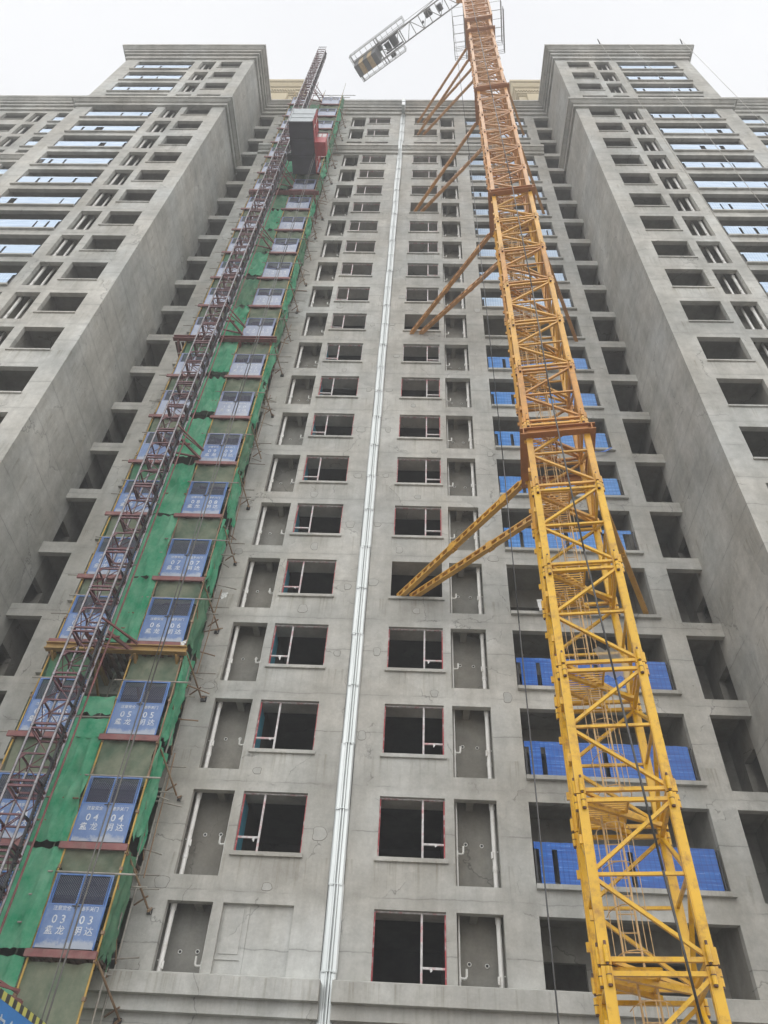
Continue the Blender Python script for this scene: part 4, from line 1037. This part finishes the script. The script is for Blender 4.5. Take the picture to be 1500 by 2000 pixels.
for n, zb in enumerate(beams):
    num = n + 3
    last = n == nb - 1
    x0, x1 = -6.44, -5.08
    zt = zb + (1.68 if n else 1.6)
    pitch = (beams[n + 1] if not last else zb + 2.9) - zb
    gate(x0, x1, zb + .02, zt + .02, num, num in (14, 15, 17, 18), n)
    gate(-8.84, -7.50, zb + .02, zt + .02, num, False, n if n < 6 else 99)
    # platform edge beams
    if num == 12: pass
    mb = MB()
    bm = PINKST if num not in (12,) else POLEG
    mb.box(-6.66 + rs.uniform(-.03, .1), -4.97, YF - .10, YF - .04, zb - .16, zb); sput(mb, 'edge_beam', bm)
    mb = MB(); mb.box(-9.1, -7.45, YF - .10, YF - .04, zb - .16, zb); sput(mb, 'edge_beam', bm)
    # ribbed deck
    mb = MB(); mb.box(-6.62, -5.0, YF + .0, -.12, zb - .05, zb - .02)
    for q in range(11): x = -6.58 + q * .155; mb.box(x, x + .05, YF, -.15, zb - .10, zb - .05)
    sput(mb, 'deck', DECK); mb = MB(); mb.box(-9.0, -7.5, YF + .0, -.12, zb - .05, zb - .02)
    for q in range(10): x = -8.96 + q * .155; mb.box(x, x + .05, YF, -.15, zb - .10, zb - .05)
    sput(mb, 'deck', DECK)
    # ledgers
    zl = zt + .07
    def pole(name, a, b, r, m):
        mb = MB(); mb.tube(a, b, r, 8); sput(mb, name, m)
    j = lambda: rs.uniform(-.04, .04)
    pole('ledger', (-6.75 + j(), YF - .03, zl), (-4.6 + 3 * j(), YF - .03, zl + j()), .024, POLEG)
    pole('ledger', (-9.1 + j(), YF - .03, zl), (-7.4, YF - .03, zl + j()), .024, POLEG)
    for q in (.55, 1.15): pole('guard_rail', (-7.6, YF + .02, zb + q), (-6.45, YF + .02, zb + q + j()), .023, POLEB if n % 2 else POLEG)
    pole('transom', (-4.98, YF - .1, zb - .2), (-4.98, -.05, zb - .2), .023, POLEB); pole('transom', (-8.92, YF - .1, zb - .2), (-8.92, -.05, zb - .2), .023, POLEB)
    pole('rear_ledger', (-5.3, -.3, zb - .25), (-4.35 + 4 * j(), -.3, zb - .25), .022, POLEG); pole('rear_ledger', (-5.3, -.7, zl), (-4.5 + 4 * j(), -.7, zl + j()), .022, POLEG)
    pole('side_stub', (-9.35 + 4 * j(), YF - .03, zb + 1.0 * (n % 2)), (-8.7, YF - .03, zb + 1.0 * (n % 2)), .022, POLEG)
    pole('raker', (-5.0, YF, zb - .1), (-4.55, -.05, zb - .95), .026, POLEB)
    pole('brace', (-4.55, -.3, zb - .75), (-4.9, -.1, zb - .9), .022, POLEB)
    pole('side_brace', (-4.98, YF + .05, zl - .2), (-4.9, -.3, zb + .1), .02, POLEB)
    if n % 3 != 1 or n < 5:
        hx_ = -4.56 + rs.uniform(-.1, .12); hz_ = zb - 1.0 + rs.uniform(-.06, .1); hs_ = rs.uniform(.05, .09)
        mb = MB(); mb.box(hx_ - hs_, hx_ + hs_, -.05, -.004, hz_ - hs_, hz_ + hs_ * 1.3, DARK); mb.bar((hx_, -.2, hz_ - .05), (hx_ + .03, -.02, hz_ + .08), .04, .05, POLEB)
        mb.ring((hx_ + .1, -.05, hz_), .06 + hs_ * .3, .009, 'y', 10, POLEG, (rs.uniform(0, 90), rs.uniform(200, 330))); sput(mb, 'wall_anchor', None)
    for q in range(3):
        zq = zb + rs.uniform(-.2, 2.6); xq = rs.uniform(-4.7, -4.2)
        pole('putlog', (-5.05, -.2 - .5 * rs.random(), zq), (xq, -.2 - .3 * rs.random(), zq + rs.uniform(-.1, .1)), .02, rs.choice((POLEB, POLEG, POLEG)))
    if n % 2: pole('loose_tube', (-4.8 + rs.uniform(-.05, .1), -.5, zb - .4), (-4.75 + rs.uniform(-.1, .15), -.42, zb + 3.0), .018, rs.choice((POLEB, POLEG)))
    # nets
    on = ORD[n] + (' from the bottom' if n else ' one')
    if num not in (3,):
        # dusty panel below this platform, above the gate below
        cloth([(-6.45, YF + .12, zb - .14 - (pitch_prev - 1.78)), (-5.05, YF + .12, zb - .14 - (pitch_prev - 1.78)), (-5.02, YF + .04, zb - .12), (-6.5, YF + .04, zb - .12)], 16, 8, .05, num * 1.3, NETD,
              'dusty grey-green net panel between two landing gates, right bay, ' + ORD[n - 1] + (' up' if n > 1 else ' one'), .0)
        cloth([(-8.85, YF + .12, zb - .14 - (pitch_prev - 1.78)), (-7.5, YF + .12, zb - .14 - (pitch_prev - 1.78)), (-7.5, YF + .04, zb - .12), (-8.88, YF + .04, zb - .12)], 10, 6, .03, num * 1.9, NETD if num % 3 else NETL,
              'dusty net panel behind the hoist mast, left bay, ' + ORD[n - 1] + (' up' if n > 1 else ' one'), .0)
    pitch_prev = pitch
    # middle bay net
    if not last:
        lo, hi = zb + rs.choice((0, 0, 0, .3)), zb + pitch - rs.choice((.0, .05, .12))
        if num == 5: hi = zb + 1.15
        if num == 4: lo = zb + .0
        mt = NETG if num in (3, 4, 5, 6, 7, 8, 9, 10, 11, 12, 14, 16, 19) else NETL
        if num == 5:
            cloth([(-7.55, YF - .02, zb - .1), (-6.5, YF - .05, zb - .1), (-6.5, YF - .02, zb + .5), (-7.5, YF - .02, zb + .5)], 8, 5, .05, 3.3, NETG, 'folded short green net over the rail beside gate 05, middle bay', .05)
            cloth([(-7.55, YF - .02, zb + .62), (-6.5, YF - .04, zb + .62), (-6.52, YF - .02, zb + 1.2), (-7.5, YF - .02, zb + 1.2)], 8, 5, .05, 4.4, NETG, 'short green net flap hung over a rail, level with the top of gate 05', .05)
        else:
            cloth([(-7.62, YF - .02, lo), (-6.48 + .0, YF - .06, lo), (-6.5, YF - .02, hi), (-7.5, YF - .02, hi)], 28, 20, (.07 if num % 2 else .10), num * 2.1, mt,
                  '%s green net right of the hoist mast in the middle bay, %s' % ('bright' if mt is NETG else 'pale', on), .06, rag=.02)
    # side return net at the right
    if num in (5,): pass
    cloth([(-4.96, YF + .02, zb - .1 + (.5 if num % 4 == 0 else 0)), (-4.90 + .16 * (num in (15, 8, 6)), -.62, zb + .1 * (num % 3)), (-4.92, -.66, zb + pitch * .97), (-4.97, YF + .02, zb + pitch - .1)], 26, 14, .10, num * .9, NETG if num % 3 else NETL,
          'crumpled green net on the right side of the scaffold, ' + on, .1, rag=.22)
    cloth([(-8.98, YF + .04, zb), (-9.0, -.3, zb + .1), (-9.0, -.3, zb + pitch * .9), (-8.97, YF + .04, zb + pitch - .1)], 6, 6, .04, num * 1.1, NETL if num % 2 else NETD,
          'narrow green net on the left side of the scaffold, ' + on, .05)
# lowest nets
cloth([(-6.5, YF + .1, -7.5), (-4.98, YF + .1, -7.5), (-5.0, YF + .1, -1.86), (-6.5, YF + .1, -1.86)], 26, 14, .1, 5.1, NETD, 'long khaki net curtain below landing gate 03', .0)
cloth([(-7.7, YF - .02, -7.5), (-6.55, YF - .02, -7.5), (-6.55, YF - .02, -1.8), (-7.6, YF - .02, -1.8)], 10, 14, .1, 6.3, NETG, 'large green net at the foot of the middle bay, above the blue sign', .0)
# cantilever platforms
def platform(z, mb_mat, x0, x1, name):
    mb = MB(); y = YF - .16
    mb.box(x0, x1, y - .10, y + .10, z + .07, z + .10); mb.box(x0, x1, y - .10, y + .10, z - .13, z - .10); mb.box(x0, x1, y - .02, y + .02, z - .10, z + .07)
    for q in range(4):
        x = x0 + .25 + q * (x1 - x0 - .5) / 3; mb.box(x - .05, x + .05, y + .1, 0.0, z - .28, z - .14); mb.bar((x, YF - .2, z - .2), (x + .02, -.02, z - 1.0), .06)
    sput(mb, 'cantilever_beam', mb_mat)
    mb = MB(); 
    for q in range(16): x = x0 + .05 + q * (x1 - x0 - .1) / 16; mb.box(x, x + .12, YF, -.1, z - .12, z - .08)
    sput(mb, 'platform_boards', DECK)
platform(6.38, BEAMY, -9.05, -4.86, 'y'); platform(23.75, PINKST, -9.5, -4.75, 'b'); platform(40.95, PINKST, -9.0, -4.65, 'b')
mb = MB(); mb.tube((-5.0, YF, -3.9), (-4.1, -.02, -4.3), .035, 8); sput(mb, 'wall_strut', POLEB)

# white scraps
def scrap(c, s, label, seed, ny=0):
    rnd = random.Random(seed); g_ = []
    for j in range(5):
        g_.append([(c[0] + s * (i / 4 - .5) * (1 - .25 * j / 4) + .03 * rnd.random(), c[1] - .03 * rnd.random() - .02, c[2] - s * 1.1 * j / 4 + s * .35 * (i / 4) + .05 * rnd.random()) for i in range(5)])
    mb = MB(); mb.sheet(g_); o = mb.build('plastic_bag', WHITEP, smooth=False); tag(o, label, 'plastic scrap'); return o
scrap((6.05, -.2, 9.78), .42, 'crumpled white plastic bag caught on the bare balcony sill behind the crane mast', 1)
scrap((-4.55, -.35, 9.55), .22, 'white rag knotted on the scaffold by the wall anchor, near gate 07', 2)
scrap((-5.02, -1.55, 6.65), .16, 'small white rag on the end of the yellow cantilever beam', 3)
cl = MB(); g_ = []
for j in range(5): g_.append([tuple(mp(.05 + .55 * i / 4 + .1 * math.sin(j), -.2 + .1 * i / 4, z0 + SEC * 2 + .08 + .75 * j / 4 + .1 * (i % 2))) for i in range(5)])
cl.sheet(g_); o = cl.build('plastic_sheet', CLEAR, smooth=True); tag(o, 'torn clear plastic sheet snagged inside the crane mast', 'plastic scrap')

# ------------------------------------------------------------------ roof arms and hanging ropes on right tower
for i, (x, xr, lab) in enumerate(((15.3, 15.32, 'short roof lifting arm over the middle of the right-hand cornice'), (21.7, 21.7, 'short roof lifting arm at the outer corner of the right-hand cornice'))):
    mb = MB(); mb.bar((x + .5, -4.2, 63.34), (x - .1, -5.05, 63.42), .07); mb.bar((x + .35, -4.45, 63.34), (x + .35, -4.45, 63.5), .05)
    o = mb.build('roof_arm', DARK); tag(o, lab, 'roof arm', 'roof lifting arms')
    cable('rope', 'thin rope hanging from the ' + ('middle' if i == 0 else 'outer') + ' roof arm down the right tower', [(xr - .1, -5.05, 63.42), (xr, -5.25, 20)], .014, POLEG)
cable('rope', 'thin rope falling over the right tower balconies between the two roof arms', [(17.6, -4.75, 63.3), (17.75, -5.2, 49.8), (17.85, -5.3, 20)], .014, POLEG)

# ------------------------------------------------------------------ blue site sign bottom-left
SG = thing('site_sign', 'blue board with yellow and black striped edge in the lower left corner', 'sign', (-4.95, -4.5, ZB))
SGI = Matrix.Translation((4.95, 4.5, -ZB))
A0 = Vector((-4.86, -6.4, -3.5)); A1 = Vector((-4.74, -3.2, -3.5)); d = (A1 - A0).normalized(); L = (A1 - A0).length; nx_ = Vector((d.y, -d.x, 0))
def sg(mb, n, m):
    o = mb.build(n, m, SG); o.matrix_parent_inverse = SGI; return o
def quadbox(mb, p0, p1, ztop, zbot, out, th=.03, mat=None):
    a = p0 + nx_ * out; b = p1 + nx_ * out; a2 = p0 + nx_ * (out - th); b2_ = p1 + nx_ * (out - th)
    v = [(a.x, a.y, zbot), (b.x, b.y, zbot), (b.x, b.y, ztop), (a.x, a.y, ztop), (a2.x, a2.y, zbot), (b2_.x, b2_.y, zbot), (b2_.x, b2_.y, ztop), (a2.x, a2.y, ztop)]
    mb.add(v, [(0, 1, 2, 3), (7, 6, 5, 4), (0, 4, 5, 1), (1, 5, 6, 2), (2, 6, 7, 3), (3, 7, 4, 0)], mat)
mb = MB(); quadbox(mb, A0, A1, -3.5, -4.6, 0); sg(mb, 'board', SIGNB)
mb = MB(); n = int(L / .15)
for i in range(n): quadbox(mb, A0 + d * (i * L / n), A0 + d * ((i + 1) * L / n - .0), -3.5 + .001, -3.62, .004 + .0, .004, SIGNY if i % 2 else SIGNK)
sg(mb, 'striped_border', None)
me = textmesh('安全通道', .42); me.materials.clear(); me.materials.append(SIGNW)
to = bpy.data.objects.new('lettering', me); COL.objects.link(to); to.parent = SG; to.matrix_parent_inverse = SGI
mid = A0 + d * (L * .50) + nx_ * .012; to.location = (mid.x, mid.y, -4.14); to.rotation_euler = (R(90), 0, math.atan2(d.y, d.x))
mb = MB()
for t in (.08, .92):
    p = A0 + d * (L * t) - nx_ * .08; mb.tube((p.x, p.y, ZB), (p.x, p.y, -3.6), .035, 8)
    q = p - nx_ * 2.2; mb.tube((q.x, q.y, ZB), (q.x, q.y, -3.6), .035, 8); mb.tube((p.x, p.y, -3.7), (q.x, q.y, -3.7), .03, 8)
sg(mb, 'frame_pole', POLEY)

# ------------------------------------------------------------------ haze
hz = MB(); hz.box(-60, 60, -40, 30, ZB - 2.2, 125); ho = hz.build('haze', None); tag(ho, None, None, kind='stuff')
hm = bpy.data.materials.new('haze'); hm.use_nodes = True; nt = hm.node_tree; nt.nodes.clear()
o_ = nt.nodes.new('ShaderNodeOutputMaterial'); pv = nt.nodes.new('ShaderNodeVolumePrincipled'); pv.inputs['Density'].default_value = .0028; pv.inputs['Color'].default_value = (.97, .975, .98, 1); pv.inputs['Anisotropy'].default_value = 0.0
nt.links.new(pv.outputs[0], o_.inputs['Volume']); ho.data.materials.clear(); ho.data.materials.append(hm)
